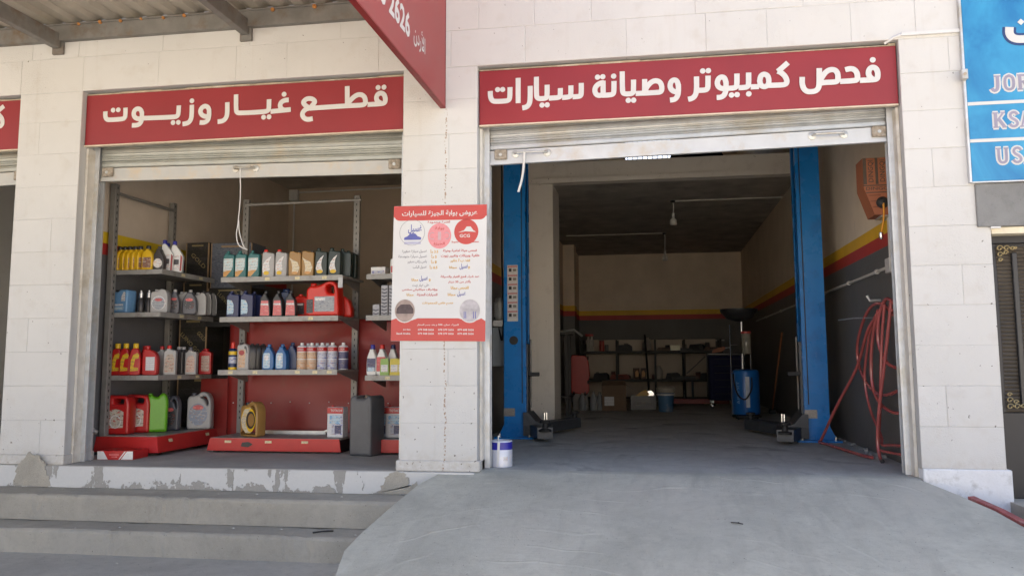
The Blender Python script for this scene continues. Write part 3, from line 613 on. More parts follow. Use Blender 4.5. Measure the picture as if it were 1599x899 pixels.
# high window in the loft: frame and bars
wf=thing('loft_window','small barred window high in the garage loft showing bright sky','window',(-.08,12.02,5.35))
m=MB(); m.box(-.52,-.48,-.02,.06,-.4,.4).box(.48,.52,-.02,.06,-.4,.4).box(-.48,.48,-.02,.06,.36,.4).box(-.48,.48,-.02,.06,-.4,-.36); m.build('frame',BEAM,wf)
for i in range(9): B(-.44+.105*i,-.422+.105*i,-.005,.01,-.36,.36).build('bar',BEAM,wf)
for zz in (-.2,.02,.2): B(-.48,.48,-.003,.006,zz,zz+.012).build('bar',BEAM,wf)
lt=thing('covered_bundle','dark navy covered bundle stored on the loft floor','bundle',(.75,8.8,3.3))
MB().prism(fillet([(-.55,0),(.62,0),(.5,.8),(.35,1.15),(-.35,1.2),(-.5,.75)],.12),-.4,.4,'Y').build('cover',mat('navy_tarp',(.02,.022,.035),.7,0,.2,5,bump=.02,bs_=6),lt)
MB().tube([(-.52,-.41,.35),(-.1,-.43,.5),(.55,-.41,.38)],.012).build('cord',BLACK,lt)
# ================================================================ neighbour on the right
nb_=thing('neighbour_building','neighbouring shopfront with grey stone lintel beside the garage','building')
B(2.192,9,.31,12,1.60,6.2).build('upper_wall',WALLC,nb_)
CB(2.105,4.6,-.02,.30,1.632,1.918,.004).build('stone_lintel',STONE,nb_)
B(2.192,4.6,.0,.30,1.585,1.628).build('lintel_trim',mat('cream_trim',(.72,.64,.48),.6),nb_)
B(2.192,4.6,.02,.30,1.922,6.2).build('front_wall',WALL,nb_)
B(2.18,2.24,-.03,.02,1.618,1.630).build('white_edge',WHITEP,nb_)
B(3.6,9,.02,.30,-.15,1.58).build('side_pier',WALL,nb_)
gt=thing('metal_gate','dark grey metal gate with ribbed panel and gilt scroll corners','gate',(2.2,.13,-.13))
gm=mat('gate_grey',(.03,.03,.034),.4,.3,.1,8)
rib=mat('ribbed_panel',(.09,.074,.056),.45,.1,.15,6)
B(0,1.35,.03,.06,0,1.72).build('backing_sheet',gm,gt)
CB(0,1.35,-.01,.03,1.665,1.72,.004).build('top_rail',gm,gt); CB(0,1.35,-.01,.03,.0,.55,.004).build('bottom_panel',gm,gt); CB(0.0,.055,-.012,.032,.55,1.664,.003).build('stile',gm,gt)
for k in range(42): MB().prism([(-.0,.553+.026*k),(-.008,.566+.026*k),(0,.577+.026*k),(.028,.577+.026*k),(.028,.553+.026*k)],.056,1.3,'X').build('rib',rib,gt)
CB(.145,.178,-.03,.0,.60,1.60,.004).build('upright_bar',BLACKP,gt)
gold=mat('gilt_scroll',(.42,.33,.17),.4,.7,.2)
for zc,s in ((1.63,-1),(.59,1)):
    g=MB()
    for (a,b,r) in ((.06,0,.035),(.13,0,.032),(.06,.07*s,.032),(.19,.005*s,.025),(.12,.05*s,.026),(.06,.13*s,.024),(.22,.0,.016)):
        g.tube([(.035+.6*(a+r*math.cos(t*.5)*(1-.05*t)),-.036,zc+.6*(b+r*math.sin(t*.5)*(1-.05*t))) for t in range(14)],.0042,6)
    g.build('scroll_ornament',gold,gt)
# ================================================================ awning on the left
aw=thing('metal_awning','corrugated metal awning on grey steel beams above the left shop','awning')
B(-14,-1.60,-.055,-.0025,3.358,3.49).build('wall_beam',BEAM,aw)
B(-14,-1.60,-.07,-.055,3.478,3.49).build('wall_beam_lip',BEAM,aw)
for x in (-12.9,-11.2,-9.6,-7.99,-6.36,-4.73,-3.10):
    CB(x-.03,x+.03,-3.5,-.03,3.30,3.42,.003).build('beam',BEAM,aw); B(x-.045,x+.05,-.028,-.004,3.255,3.356).build('end_plate',BEAM,aw)
poly=[];x=-14.
while x<-1.62: poly+=[(x,3.496),(x+.035,3.526),(x+.07,3.526),(x+.105,3.496)]; x+=.178
n=len(poly); a=MB(); a.add([(u,y,v+dv) for y in (-3.6,-.004) for dv in (0,.002) for u,v in poly],
   [(i,i+1,2*n+i+1,2*n+i) for i in range(n-1)]+[(n+i,n+i+1,3*n+i+1,3*n+i) for i in range(n-1)])
a.build('corrugated_sheet',AWN,aw)
for y in (-1.25,-2.5,-3.4): B(-14,-1.62,y-.025,y+.025,3.425,3.49).build('cross_beam',BEAM,aw)
for i,xx in enumerate((-4.52,-4.33,-4.15,-3.97,-3.78,-3.60,-3.22,-2.86,-2.52,-5.0)):
    r=random.uniform(.012,.019); MB().lathe([(.002,-r),(r*.8,-r*.6),(r,0),(r*.7,r*.7),(.002,r)],(xx,-.065,3.475+random.uniform(-.006,.006)),9).build('rust_plug',RUST,aw,smooth=True)
# ================================================================ signs
def signboard(name,label,x0,x1,S,D,trimtop=True):
    t=thing(name,label,'sign')
    CB(x0,x1,.048,.075,2.508,2.918,.002).build('panel',SIGNR,t)
    B(x0,x1,.040,.08,2.496,2.506).build('bottom_trim',mat('sign_trim',(.62,.52,.40),.5),t)
    k=x0
    while k<x1:
        w_=random.uniform(.2,.6); B(k,min(k+w_,x1),.05+random.uniform(-.004,.004),.09,2.9195,2.926+random.uniform(0,.012)).build('top_batten',TRIM,t); k+=w_+.002
    letters(S,D,.0475,t); return t
signboard('shop_sign','red sign with white Arabic lettering over the parts shop',-4.495,-1.83,SL_S,SL_D)
signboard('garage_sign','wide red sign with white Arabic lettering over the garage door',-1.255,1.676,SR_S,SR_D)
signboard('far_shop_sign','red sign at the left edge showing only the end of a letter',-8.,-5.064,SF_S,SF_D)
ps=thing('projecting_sign','red two sided sign projecting from the wall between the bays','sign',(-1.5,0,0))
CB(-.035,0,-3.6,-.02,2.64,4.3,.004).build('panel',SIGNP,ps)
B(-.037,.002,-3.6,-.02,2.632,2.6385).build('edge_trim',SIGNE,ps); B(-.037,.002,-.018,-.012,2.632,4.3).build('edge_trim',SIGNE,ps)
m=MB(); put_text(m,'079 508 2626',-2.12,-.935,2.795,2.965,.0015,.03,'X'); m.build('lettering',LETTER,ps); m=MB(); put_text(m,arabic('الأردن'),-.85,-.575,2.80,2.965,.0015,.012,'X'); m.build('lettering',LETTER,ps)
m=MB(); put_text(m,'079 208 2626',-2.12,-.935,3.095,3.265,.0015,.03,'X'); m.build('lettering',LETTER,ps)
# blue sign of the neighbour
bs=thing('blue_sign','blue printed sign with white lines above the neighbour\'s stone lintel','sign',(0,-.03,0))
mb_,ns,ln=_new('blue_print'); b=ns['Principled BSDF']; v=coord(ns,ln,world=True)
o_=mix_(ns,ln,ramp_(ns,ln,noise_(ns,ln,v,2.2,6,.6,.6),.35,.68),(.014,.17,.40),(.045,.32,.56)); ln.new(o_,b.inputs['Base Color']); b.inputs['Roughness'].default_value=.38
CB(2.085,4.4,0,.025,1.932,4.2,.003).build('panel',mb_,bs)
CB(2.068,2.084,-.004,.03,1.925,4.2,.002).build('frame_edge',GALVB,bs); B(2.084,4.4,-.004,.03,1.922,1.931).build('frame_edge',GALVB,bs)
for z in (2.457,2.205): B(2.086,4.39,-.0035,0,z-.011,z+.011).build('white_line',LETTER,bs)
CB(2.045,2.085,-.05,-.005,2.615,2.685,.004).build('bracket',GALV,bs); MB().lathe([(.01,0),(.01,-.006)],(2.064,-.051,2.65),10,'Y').build('bolt',RUSTY,bs)
MAUVE=mat('mauve_print',(.30,.28,.37),.45,0,.15,8); NAVYP=mat('navy_print',(.02,.05,.16),.45)
def serif(ch,x,z,h):
    """Roman capitals with slab serifs, drawn as strokes: (points, width)"""
    w_=h*.72; T=.2*h; t=.09*h
    P=lambda *q:[(x+a*w_,z+b_*h) for a,b_ in q]
    sf=lambda a,b_,l=.34:(P((a-l/2,b_),(a+l/2,b_)),t)
    if ch=='J': return [(P((.62,1),(.62,.25),(.5,.05),(.25,.02),(.12,.2)),T),sf(.62,.96,.55)],.95
    if ch=='O': return [(P((.5,.96),(.2,.85),(.13,.5),(.2,.15),(.5,.04),(.8,.15),(.87,.5),(.8,.85),(.5,.96)),T*.85)],1.05
    if ch=='R': return [(P((.2,0),(.2,1)),T),sf(.2,.04,.45),sf(.2,.96,.45),(P((.2,.95),(.65,.93),(.78,.74),(.62,.54),(.25,.5)),T*.7),(P((.5,.5),(.72,.2),(.95,.04)),T*.85)],1.0
    if ch=='D': return [(P((.2,0),(.2,1)),T),(P((.1,.95),(.6,.93),(.88,.7),(.88,.3),(.6,.07),(.1,.05)),T*.75)],1.05
    if ch=='A': return [(P((.08,0),(.46,1)),t*1.2),(P((.46,1),(.86,0)),T),(P((.25,.33),(.66,.33)),t),sf(.1,.03),sf(.86,.03,.42)],1.0
    if ch=='N': return [(P((.18,0),(.18,1)),t*1.2),(P((.16,1),(.84,0)),T),(P((.84,0),(.84,1)),t*1.2),sf(.18,.03),sf(.84,.97)],1.1
    if ch=='K': return [(P((.2,0),(.2,1)),T),sf(.2,.04,.45),sf(.2,.96,.45),(P((.3,.45),(.85,.97)),t*1.2),(P((.45,.55),(.9,.03)),T),sf(.88,.03,.36),sf(.8,.97,.36)],1.05
    if ch=='S': return [(P((.8,.78),(.7,.93),(.45,.97),(.22,.85),(.25,.62),(.7,.42),(.8,.2),(.58,.04),(.3,.06),(.15,.22)),T*.8)],.92
    if ch=='U': return [(P((.2,1),(.2,.3),(.3,.1),(.52,.04),(.75,.12),(.82,.3),(.82,1)),T*.8),sf(.2,.96,.45),sf(.82,.96,.4)],1.08
    return [],.5
def serif_line(word,x,z,h):
    m1=MB();m2=MB();k=0
    for ch in word:
        S_,adv=serif(ch,x,z,h)
        for pts,wd in S_:
            stroke(m1,pts,wd+.020,-.0005-.00005*k,.0008,1); stroke(m2,pts,wd,-.0038-.00005*k,.0008,1); k+=1
        x+=adv*h*.80
    m1.build('letter_outline',LETTER,bs); m2.build('lettering',MAUVE,bs)
serif_line('JORDAN',2.232,2.535,.105); serif_line('KSA',2.236,2.285,.105); serif_line('USA',2.24,2.045,.105)
T_=[[(2.375,2.968),(2.37,2.92),(2.395,2.886),(2.45,2.877),(2.70,2.885),(2.76,2.91),(2.775,2.99)]]
m=MB(); stroke(m,T_[0],.085,-.0005,.001); m.build('letter_outline',NAVYP,bs); m=MB(); stroke(m,T_[0],.052,-.003,.001)
m.prism([(2.425,2.998),(2.447,3.02),(2.469,2.998),(2.447,2.976)],-.0052,-.003); m.prism([(2.472,3.0),(2.494,3.022),(2.516,3.0),(2.494,2.978)],-.0053,-.003); m.build('lettering',LETTER,bs)
# conduit running along the wall to the blue sign
cw=thing('wall_cable_duct','thin white cable duct on the wall above the right end of the garage sign','cable duct')
B(1.70,2.07,-.022,-.003,2.962,2.985).build('duct',WHITEP,cw)
MB().tube([(1.70,-.012,2.972),(1.65,-.006,2.955),(1.60,.03,2.932)],.010,8).build('elbow',WHITEP,cw,smooth=True)
# ================================================================ roller shutters
def shutter(name,label,x0,x1,zl,zr,handles,lock,SM=None,SBM=None):
    SM=SM or SHUT; SBM=SBM or SHUTB
    t=thing(name,label,'shutter')
    ang=-math.atan2(zr-zl,x1-x0); zc=(zl+zr)/2; xc=(x0+x1)/2; hw=(x1-x0)/2-.055
    # bottom bar with its lip
    b=MB().prism([(0,.0),(0,.022),(.010,.024),(.010,.108),(.022,.112),(.034,.112),(.034,0)],-hw,hw,'X').build('bottom_bar',SBM,t,(xc,.19,zc),rot=(0,ang,0))
    z=zc+.115
    pr1=[(0,0),(-.004,.006),(-.004,.030),(.006,.036),(.008,.045),(.0,.050),(.018,.050),(.018,0)]
    pr2=[(0,0)]+sum([[(-.006,.006+.016*k),(-.006,.012+.016*k),(.001,.017+.016*k)] for k in range(3)],[])+[(.0,.060),(.018,.060),(.018,0)]
    me1=MB().prism(pr1,-hw,hw,'X').mesh('slat'); me2=MB().prism(pr2,-hw,hw,'X').mesh('slat'); me1.materials.append(SM); me2.materials.append(SM)
    k=0
    while z<2.62:
        obj('slat',me1 if k%2==0 else me2,None,t,(xc,.20,z),(0,ang,0)); z+=.052 if k%2==0 else .062; k+=1
    for s,xe in ((-1,x0),(1,x1)):   # steel channels the slats run in
        g=MB(); a,b_=(xe,xe+.058) if s<0 else (xe-.058,xe)
        g.box(a,b_,.165,.172,0.004,2.60); g.box(a,b_,.238,.245,.004,2.60); g.box(xe if s<0 else xe-.006,xe+.006 if s<0 else xe,.172,.238,.004,2.60); g.build('guide_rail',GALVB,t)
        B(xe if s<0 else xe-.02,xe+.02 if s<0 else xe,.08,.164,.004,2.49).build('jamb_strip',mat('jamb_strip_paint',(.66,.63,.57),.6,.0,.1,9,dirt=(.48,.42,.32),ds=5,world=True),t)
    for u in lock:
        zz=zc+math.tan(-ang)*(u-xc)
        lp=CB(u-.048,u+.048,.178,.20,zz+.035,zz+.112,.006).build('lock_plate',RUSTY,t); MB().lathe([(.012,0),(.012,-.008)],(u,.178,zz+.07),10,'Y').build('lock_bolt',GALV,lp)
    for u,wd in handles:
        zz=zc+math.tan(-ang)*(u-xc)+.072
        h=MB(); h.tube([(u-wd/2,.188,zz),(u-wd/2+.02,.150,zz),(u,.145,zz),(u+wd/2-.02,.150,zz),(u+wd/2,.188,zz)],.0085,8); h=h.build('handle',GALV,t,smooth=True)
        for sx in (-1,1): MB().lathe([(.03,0),(.028,-.006),(.012,-.012)],(u+sx*wd/2,.20,zz),16,'Y').build('handle_rose',GALV,h,smooth=True)
    return t
shutter('roller_shutter','half raised dirty steel roller shutter over the parts shop',-4.50,-1.827,2.245,2.203,[(-3.18,.17)],[-4.38,-1.95])
shutter('roller_shutter','raised pale steel roller shutter over the garage entrance',-1.26,1.681,2.238,2.285,[(-.89,.24),(1.235,.215)],[-1.12,1.575],SHUT2,SHUTB2)
shutter('roller_shutter','steel roller shutter at the far left edge under the cut off sign',-8.0,-5.06,2.21,2.25,[],[-5.19])
def rope(name,label,pts,r,m=WHITEP):
    p=[Vector(a) for a in pts]; q=[]
    for i in range(len(p)-1):
        a=p[max(i-1,0)];b=p[i];c=p[i+1];d=p[min(i+2,len(p)-1)]
        for k in range(6):
            t=k/6; q.append(.5*((2*b)+(c-a)*t+(2*a-5*b+4*c-d)*t*t+(3*b-a-3*c+d)*t**3))
    q.append(p[-1]); return MB().tube(q,r,8),label
def cord(name,label,cat,pts,r,m=WHITEP,parent=None,part='cord'):
    mb,_=rope(name,label,pts,r); o=mb.build(name if parent is None else part,m,parent,smooth=True)
    if parent is None: tag(o,label,cat)
    return o
cord('shutter_rope','thin white pull cord hanging in a loop from the parts shop shutter','cord',[(-3.20,.148,2.30),(-3.197,.15,2.2),(-3.20,.165,2.12),(-3.205,.17,2.0),(-3.215,.17,1.86),(-3.222,.165,1.76),(-3.20,.17,1.68),(-3.13,.17,1.645),(-3.165,.18,1.67),(-3.205,.18,1.78),(-3.21,.17,1.88)],.0042)
cord('shutter_strap','white strap dangling from the garage shutter handle','strap',[(-.935,.148,2.31),(-.94,.15,2.22),(-.955,.16,2.12),(-.985,.17,2.02)],.009)
# ================================================================ poster on the pillar
po=thing('poster','white and red printed offer poster fixed on the middle pillar','poster',(-1.9,-.012,.92),0)
po.rotation_euler=(0,R(.8),0)
PW,PH=.70,.99
PAPER=mat('poster_paper',(.63,.625,.62),.45,0,.03,3); PRED=mat('poster_red',(.50,.055,.045),.4,0,.06,4); PINK=mat('poster_pink',(.68,.25,.27),.4,0,.08,50)
PGOLD=mat('poster_gold',(.62,.33,.01),.45); PGREY=mat('poster_grey',(.27,.26,.29),.5); PBLUE=mat('poster_blue',(.10,.11,.36),.5)
B(0,PW,0,.006,0,PH).build('board',PAPER,po)
def flat(poly,m,y=-.0006,name='print'): return MB().prism(poly,y,y-.0003).build(name,m,po)
arc=lambda cx,cz,rx,rz,a,b,n=8:[(cx+rx*math.cos(R(a+(b-a)*i/(n-1))),cz+rz*math.sin(R(a+(b-a)*i/(n-1)))) for i in range(n)]
flat([(0,PH-.001),(0,PH-.085)]+arc(.05,PH-.07,.045,.04,200,270)+arc(.65,PH-.07,.045,.04,270,340)+[(PW,PH-.085),(PW,PH-.001)],PRED,name='header')
flat([(0.0,.001),(PW,.001),(PW,.145),(.67,.165),(.60,.135),(.5,.165),(.2,.165),(.1,.13),(.04,.165),(0,.15)],PRED,name='footer')
def ptext(lines,m,y=-.0012):
    for s,x0,x1,z0,z1 in lines:
        mb=MB(); put_text(mb,s if s.isascii() else arabic(s),x0*PW,x1*PW,z0*PH,z1*PH,y,.024); mb.build('printed_text',m,po)
ptext([('عروض بوابة الجيزة للسيارات',.09,.90,.915,.963)],LETTER)
ptext([('لفترة محدودة',.37,.61,.862,.885),('Super Service Station',.63,.92,.715,.732),('فحص هيئة امامية وهيئة',.54,.90,.648,.672),('خلفية وبريكات وتغيير زيوت',.52,.93,.61,.636),('عند شراء قطع الغيار والصيانة',.52,.93,.455,.48),('بأكثر من 35 دينار',.60,.84,.42,.445),('وبإشراف ميكانيكي مختص',.11,.49,.362,.386),('للسيارات الحديثة',.27,.49,.325,.35)],PRED)
ptext([('3.5 دأ',.40,.49,.645,.672),('5 دأ',.41,.475,.607,.634),('8 دأ',.41,.475,.568,.595),('6.5 دأ',.395,.485,.528,.555),('فقط ب 7 دنانير',.62,.83,.573,.60),('مجانا',.61,.69,.525,.548),('و',.81,.83,.525,.545),('مجانا',.21,.28,.435,.46),('و',.395,.415,.435,.455),('الفحص مجانا',.63,.82,.372,.40),('مجانا',.60,.68,.325,.35),('مجانا',.16,.235,.325,.35),('خصم خاص للمجموعات',.33,.66,.262,.288)],PGOLD)
ptext([('غسيل سيارة صغيرة',.10,.37,.645,.672),('غسيل سيارة متوسطة',.06,.37,.607,.634),('باص ركاب صغير',.16,.37,.568,.595),('غسيل البكب',.22,.37,.528,.555),('على غيار زيت',.22,.40,.395,.42)],PGREY)
ptext([('غسيل',.72,.81,.52,.565),('غسيل',.295,.385,.435,.478),('غسيل',.70,.79,.322,.365),('غسيل',.16,.31,.79,.86)],PBLUE)
ptext([('الجيزة، عمان، 500 م بعد جسر المطار',.28,.72,.108,.126),('Jordan',.13,.21,.076,.09),('079 508 2626',.29,.46,.076,.09),('078 379 2626',.505,.67,.076,.09),('079 608 2626',.71,.88,.076,.09),('Saudi Arabia',.06,.21,.048,.062),('079 508 2626',.29,.46,.048,.062),('078 379 2626',.505,.67,.048,.062),('079 608 2626',.71,.88,.048,.062),('GCG',.715,.825,.758,.782)],LETTER)
m=MB(); c_=(.205*PW,.80*PH)
m.tube([(c_[0]+.095*math.cos(a*.2618),-.001,c_[1]+.095*math.sin(a*.2618)) for a in range(25)],.0012,6); m.build('badge_ring',PGREY,po)
car=lambda x,z,s:[(x-.5*s,z),(x-.48*s,z+.14*s),(x-.3*s,z+.2*s),(x-.14*s,z+.36*s),(x+.16*s,z+.36*s),(x+.3*s,z+.2*s),(x+.5*s,z+.14*s),(x+.5*s,z)]
flat(fillet(car(.21*PW,.745*PH,.13),.006),PBLUE,name='car_emblem')
flat([(.12*PW,.712*PH),(.30*PW,.712*PH),(.30*PW,.732*PH),(.12*PW,.732*PH)],mat('poster_lilac',(.42,.42,.55),.5),name='badge_caption')
flat(ell(.50*PW,.772*PH,.088,.094,28),PINK,name='badge_disc')
m=MB()
for sx in (-1,1): m.tube([(.50*PW+sx*(.052-.024*math.cos(R(60+a*24))),-.0015,.772*PH+.024*math.sin(R(60+a*24))) for a in range(11)],.0035,6)
m.box(.5*PW-.012,.5*PW+.012,-.0016,-.0010,.772*PH-.03,.772*PH+.03); m.build('badge_letters',mat('poster_rose_grey',(.55,.36,.38),.5),po)
m=MB(); put_text(m,arabic('بوابة'),.45*PW,.55*PW,.815*PH,.84*PH,-.0015,.02); m.build('printed_text',PRED,po); m=MB(); put_text(m,arabic('الجيزة'),.44*PW,.56*PW,.70*PH,.725*PH,-.0015,.02); m.build('printed_text',PRED,po)
flat(ell(.785*PW,.80*PH,.09,.093,28),PRED,name='badge_disc')
m=MB(); m.prism([(.70*PW,.795*PH),(.76*PW,.81*PH),(.79*PW,.838*PH),(.83*PW,.838*PH),(.86*PW,.81*PH),(.89*PW,.797*PH),(.83*PW,.80*PH),(.78*PW,.803*PH)],-.0014,-.0010); m.build('car_emblem',LETTER,po)
for cx,nm in ((.145,'red'),(.835,'van')):
    flat(ell(cx*PW,.222*PH,.082,.088,28),LETTER,-.0010,'photo_ring')
    flat(ell(cx*PW,.222*PH,.075,.081,28),mat('photo_'+nm,(.33,.25,.22) if nm=='red' else (.45,.42,.44),.5,0,.25,16),-.0014,'photo')
    if nm=='red': flat(fillet([(cx*PW-.065,.20*PH),(cx*PW-.06,.24*PH),(cx*PW-.03,.268*PH),(cx*PW+.04,.268*PH),(cx*PW+.065,.235*PH),(cx*PW+.065,.20*PH)],.01),mat('photo_car',(.06,.035,.04),.4,0,.3,40),-.0019,'car_picture')
    else:
        flat(fillet([(cx*PW-.045,.215*PH),(cx*PW-.045,.25*PH),(cx*PW-.02,.28*PH),(cx*PW+.03,.28*PH),(cx*PW+.05,.25*PH),(cx*PW+.05,.215*PH)],.01),mat('photo_van',(.10,.10,.12),.4,0,.3,40),-.0019,'car_picture')
        for sx in (-.04,-.028,.028,.043): flat([(cx*PW+sx-.003,.165*PH),(cx*PW+sx+.003,.165*PH),(cx*PW+sx+.001,.215*PH),(cx*PW+sx-.004,.215*PH)],PBLUE,-.0019,'leg_picture')
# ================================================================ shelving of the parts shop
def holes_post(name,parent,x,y,z1,dx=.0,front=True,wd=.058):
    up=CB(x-wd/2,x+wd/2,y-.02,y+.02,.0,z1,.003).build(name,POST,parent)
    m=MB(); z=.25
    while z<z1-.03:
        m.box(x-.004,x+.004,y-.0215,y-.0202,z,z+.022); z+=.055
    m.build('slot_row',BLACK,up)
def shelf_board(parent,x0,x1,y0,y1,z,tags=(),lip=.042):
    b=MB(); b.box(x0,x1,y0+.003,y1,z-.018,z); b.build('shelf_board',SHELF,parent)
    sf=CB(x0,x1,y0-.004,y0+.002,z-lip,z+.003,.001).build('shelf_front',SHELF,parent)
    for u in tags: B(u-.022,u+.022,y0-.006,y0-.0045,z-.032,z-.006).build('price_tag',mat('price_tag',(.66,.58,.36),.6,0,.25,90),sf)
def brackets(parent,xs,y0,y1,z):
    for x in xs: MB().prism([(y0,z-.02),(y1,z-.02),(y1,z-.11),(y1-.03,z-.11)],x-.003,x+.003,'X').build('bracket',POST,parent)
mu=thing('shelving_unit','grey shelving unit with red base facing the shop doorway, middle one','shelving',(0,0,0))
for x in (-3.86,-2.745): holes_post('upright',mu,x,1.55,2.33)
MB().tube([(-3.86,1.53,2.275),(-2.70,1.53,2.285)],.012).build('top_rail',SHELF,mu)
shelf_board(mu,-3.80,-2.665,1.0,1.53,1.520,(-3.36,-3.08,-2.83)); shelf_board(mu,-3.80,-2.70,1.0,1.53,1.168,(-2.95,)); shelf_board(mu,-3.80,-2.70,1.0,1.53,.705,(-3.68,-3.45,-3.06,-2.90,-2.77))
for z in (1.52,1.168,.705): brackets(mu,(-3.79,-2.71),1.02,1.53,z)
B(-2.70,-2.66,.985,.995,1.41,1.50).build('hanging_tag',mat('grey_tag',(.5,.5,.5),.5),mu)
MB().prism([(-3.855,.018),(-2.64,.018),(-2.655,.124),(-3.83,.124)],.955,.97).build('base_front',REDP,mu)
B(-3.83,-2.655,.97,1.53,.112,.126).build('base_deck',SHELF,mu); 
for x in (-3.80,-2.70): B(x-.02,x+.02,1.0,1.5,.0,.111).build('base_foot',BLACK,mu)
for u in (-3.66,-3.29,-2.96): B(u-.03,u+.03,.9525,.9545,.085,.105).build('price_tag',MATS['price_tag'],mu)
MB().prism(fillet([(-3.54,.055),(-3.47,.05),(-3.43,.075),(-3.47,.095),(-3.53,.09)],.01),.9528,.9545).build('torn_sticker',BLACKP,mu)
# dented red sheet behind
m=MB();nx,nz=44,24;vs=[]
for j in range(nz+1):
    for i in range(nx+1):
        u=i/nx;q=j/nz; x=-4.02+u*2.16; z=.02+q*1.15
        d=.012*math.sin(u*9+q*3)*math.sin(q*7+1)+.022*math.exp(-((u-.5)**2/.01+(q-.25)**2/.02))-.018*math.exp(-((q-.78-.06*math.sin(u*14))**2/.004))*(.3<u<.85)
        vs.append((x,1.60+d,z))
m.add(vs,[(j*(nx+1)+i,j*(nx+1)+i+1,(j+1)*(nx+1)+i+1,(j+1)*(nx+1)+i) for j in range(nz) for i in range(nx)])
bp=m.build('back_panel',REDB,mu,smooth=True); bp.modifiers.new('thickness','SOLIDIFY').thickness=.002
for i in range(9): MB().lathe([(.006,0),(.005,-.004)],(-3.95+.19*i,1.575,.395+.01*(i%2)),8,'Y').build('rivet',LETTER,mu)
B(-4.30,-4.024,1.60,1.604,.02,.62).build('back_panel',REDB,mu)
lu=thing('shelving_unit','grey shelving unit with red base along the shop\'s left wall','shelving')
for y in (.68,1.58): 
    up=CB(-4.675,-4.625,y-.03,y+.03,.0,2.33,.003).build('upright',POST,lu)
    m=MB(); z=.25
    while z<2.3: m.box(-4.6248,-4.6235,y-.005,y+.005,z,z+.022); z+=.055
    m.build('slot_row',BLACK,up)
MB().tube([(-4.63,.68,2.25),(-4.63,1.58,2.25)],.014).build('top_rail',POST,lu)
for z in (1.575,1.205,.665):
    B(-4.63,-4.203,.72,1.60,z-.018,z).build('shelf_board',SHELF,lu); CB(-4.202,-4.196,.717,1.60,z-.042,z+.003,.001).build('shelf_front',SHELF,lu); B(-4.63,-4.2025,.714,.7195,z-.040,z+.0).build('shelf_end',SHELF,lu)
    for yy in (1.05,1.35): B(-4.1955,-4.194,yy-.03,yy+.03,z-.032,z-.008).build('price_tag',MATS['price_tag'],lu)
m=MB(); m.add([(-4.70,.62,.03),(-4.09,.60,.03),(-4.09,1.66,.03),(-4.70,1.66,.03),(-4.69,.64,.155),(-4.13,.64,.155),(-4.13,1.66,.155),(-4.69,1.66,.155)],[(0,3,2,1),(4,5,6,7),(0,1,5,4),(1,2,6,5),(2,3,7,6),(3,0,4,7)]); m.build('base_box',REDP,lu)
B(-4.68,-4.15,.66,1.64,.156,.162).build('base_deck',SHELF,lu)
MB().tube([(-4.655,.60,.19),(-4.70,.58,.22)],.02).build('foot_bolt',GALV,lu)
for yy in (.80,1.40): MB().add([(-4.1,yy-.03,.105),(-4.1,yy+.03,.105),(-4.108,yy+.03,.130),(-4.108,yy-.03,.130)],[(0,1,2,3)]).build('price_tag',MATS['price_tag'],lu)
for y in (.8,1.4): B(-4.6,-4.2,y-.03,y+.03,0,.029).build('base_foot',BLACK,lu)
ru=thing('shelving_unit','grey shelving unit half hidden behind the poster pillar','shelving')
holes_post('upright',ru,-1.90,1.56,2.33)
for z in (1.52,1.165,.655):
    shelf_board(ru,-2.45,-1.93,1.0,1.53,z,(-2.25,) if z<.7 else ()); brackets(ru,(-2.44,-1.94),1.02,1.53,z)
MB().prism([(-2.42,.018),(-1.90,.018),(-1.91,.124),(-2.40,.124)],.955,.97).build('base_front',REDP,ru); B(-2.40,-1.91,.97,1.53,.112,.126).build('base_deck',SHELF,ru)
for x in (-2.35,-1.98): B(x-.02,x+.02,1.0,1.5,0,.111).build('base_foot',BLACK,ru)
# ================================================================ bottles, jugs and tins
def pm(n,c,r=.32,v=.05): return mat('plastic_'+n,c,r,0,v,30,spec=.5)
C_TEAL=pm('teal',(.03,.15,.15)); C_SIL=pm('silver',(.40,.39,.38),.38); C_GOLD=pm('gold',(.36,.20,.06),.35); C_GRN=pm('blackgreen',(.022,.035,.03)); C_NAVY=pm('navy',(.018,.025,.09))
C_RED=pm('red',(.48,.018,.018)); C_REDB=pm('bright_red',(.62,.022,.012)); C_YEL=pm('yellow',(.72,.45,.012)); C_WHT=pm('white',(.74,.73,.71)); C_LBL=pm('light_blue',(.16,.33,.56)); C_BLU=pm('blue',(.02,.12,.32))
C_GRY=pm('dark_grey',(.085,.085,.1)); C_CHAR=pm('charcoal',(.05,.045,.045)); C_LIME=pm('lime',(.13,.40,.015)); C_BLK=BLACKP; C_DBL=pm('deep_blue',(.012,.03,.10)); C_CAPB=pm('cap_blue',(.03,.03,.30)); C_SILM=mat('tin_silver',(.6,.6,.6),.3,.8,.05)
L_W=printed('label_white',(.74,.73,.72),[(.58,.62,.66),(.62,.4,.35)]); L_CR=printed('label_cream',(.70,.62,.45),[(.72,.55,.25),(.5,.42,.35)]); L_TEAL=printed('label_teal',(.58,.68,.68),[(.40,.55,.58),(.66,.5,.42)]); L_OR=mat('label_orange',(.62,.32,.10),.4); L_Y=mat('label_yellow',(.75,.48,.02),.4)
L_LB=printed('label_light_blue',(.45,.60,.70),[(.2,.4,.62),(.65,.55,.5)]); L_RED=printed('label_red',(.62,.10,.10),[(.70,.2,.18),(.5,.06,.06)],amt=.6); L_PINK=printed('label_pink_red',(.66,.16,.16),[(.72,.30,.28)],amt=.6); L_DRED=printed('label_deep_red',(.36,.03,.03),[(.28,.03,.03)],amt=.7)
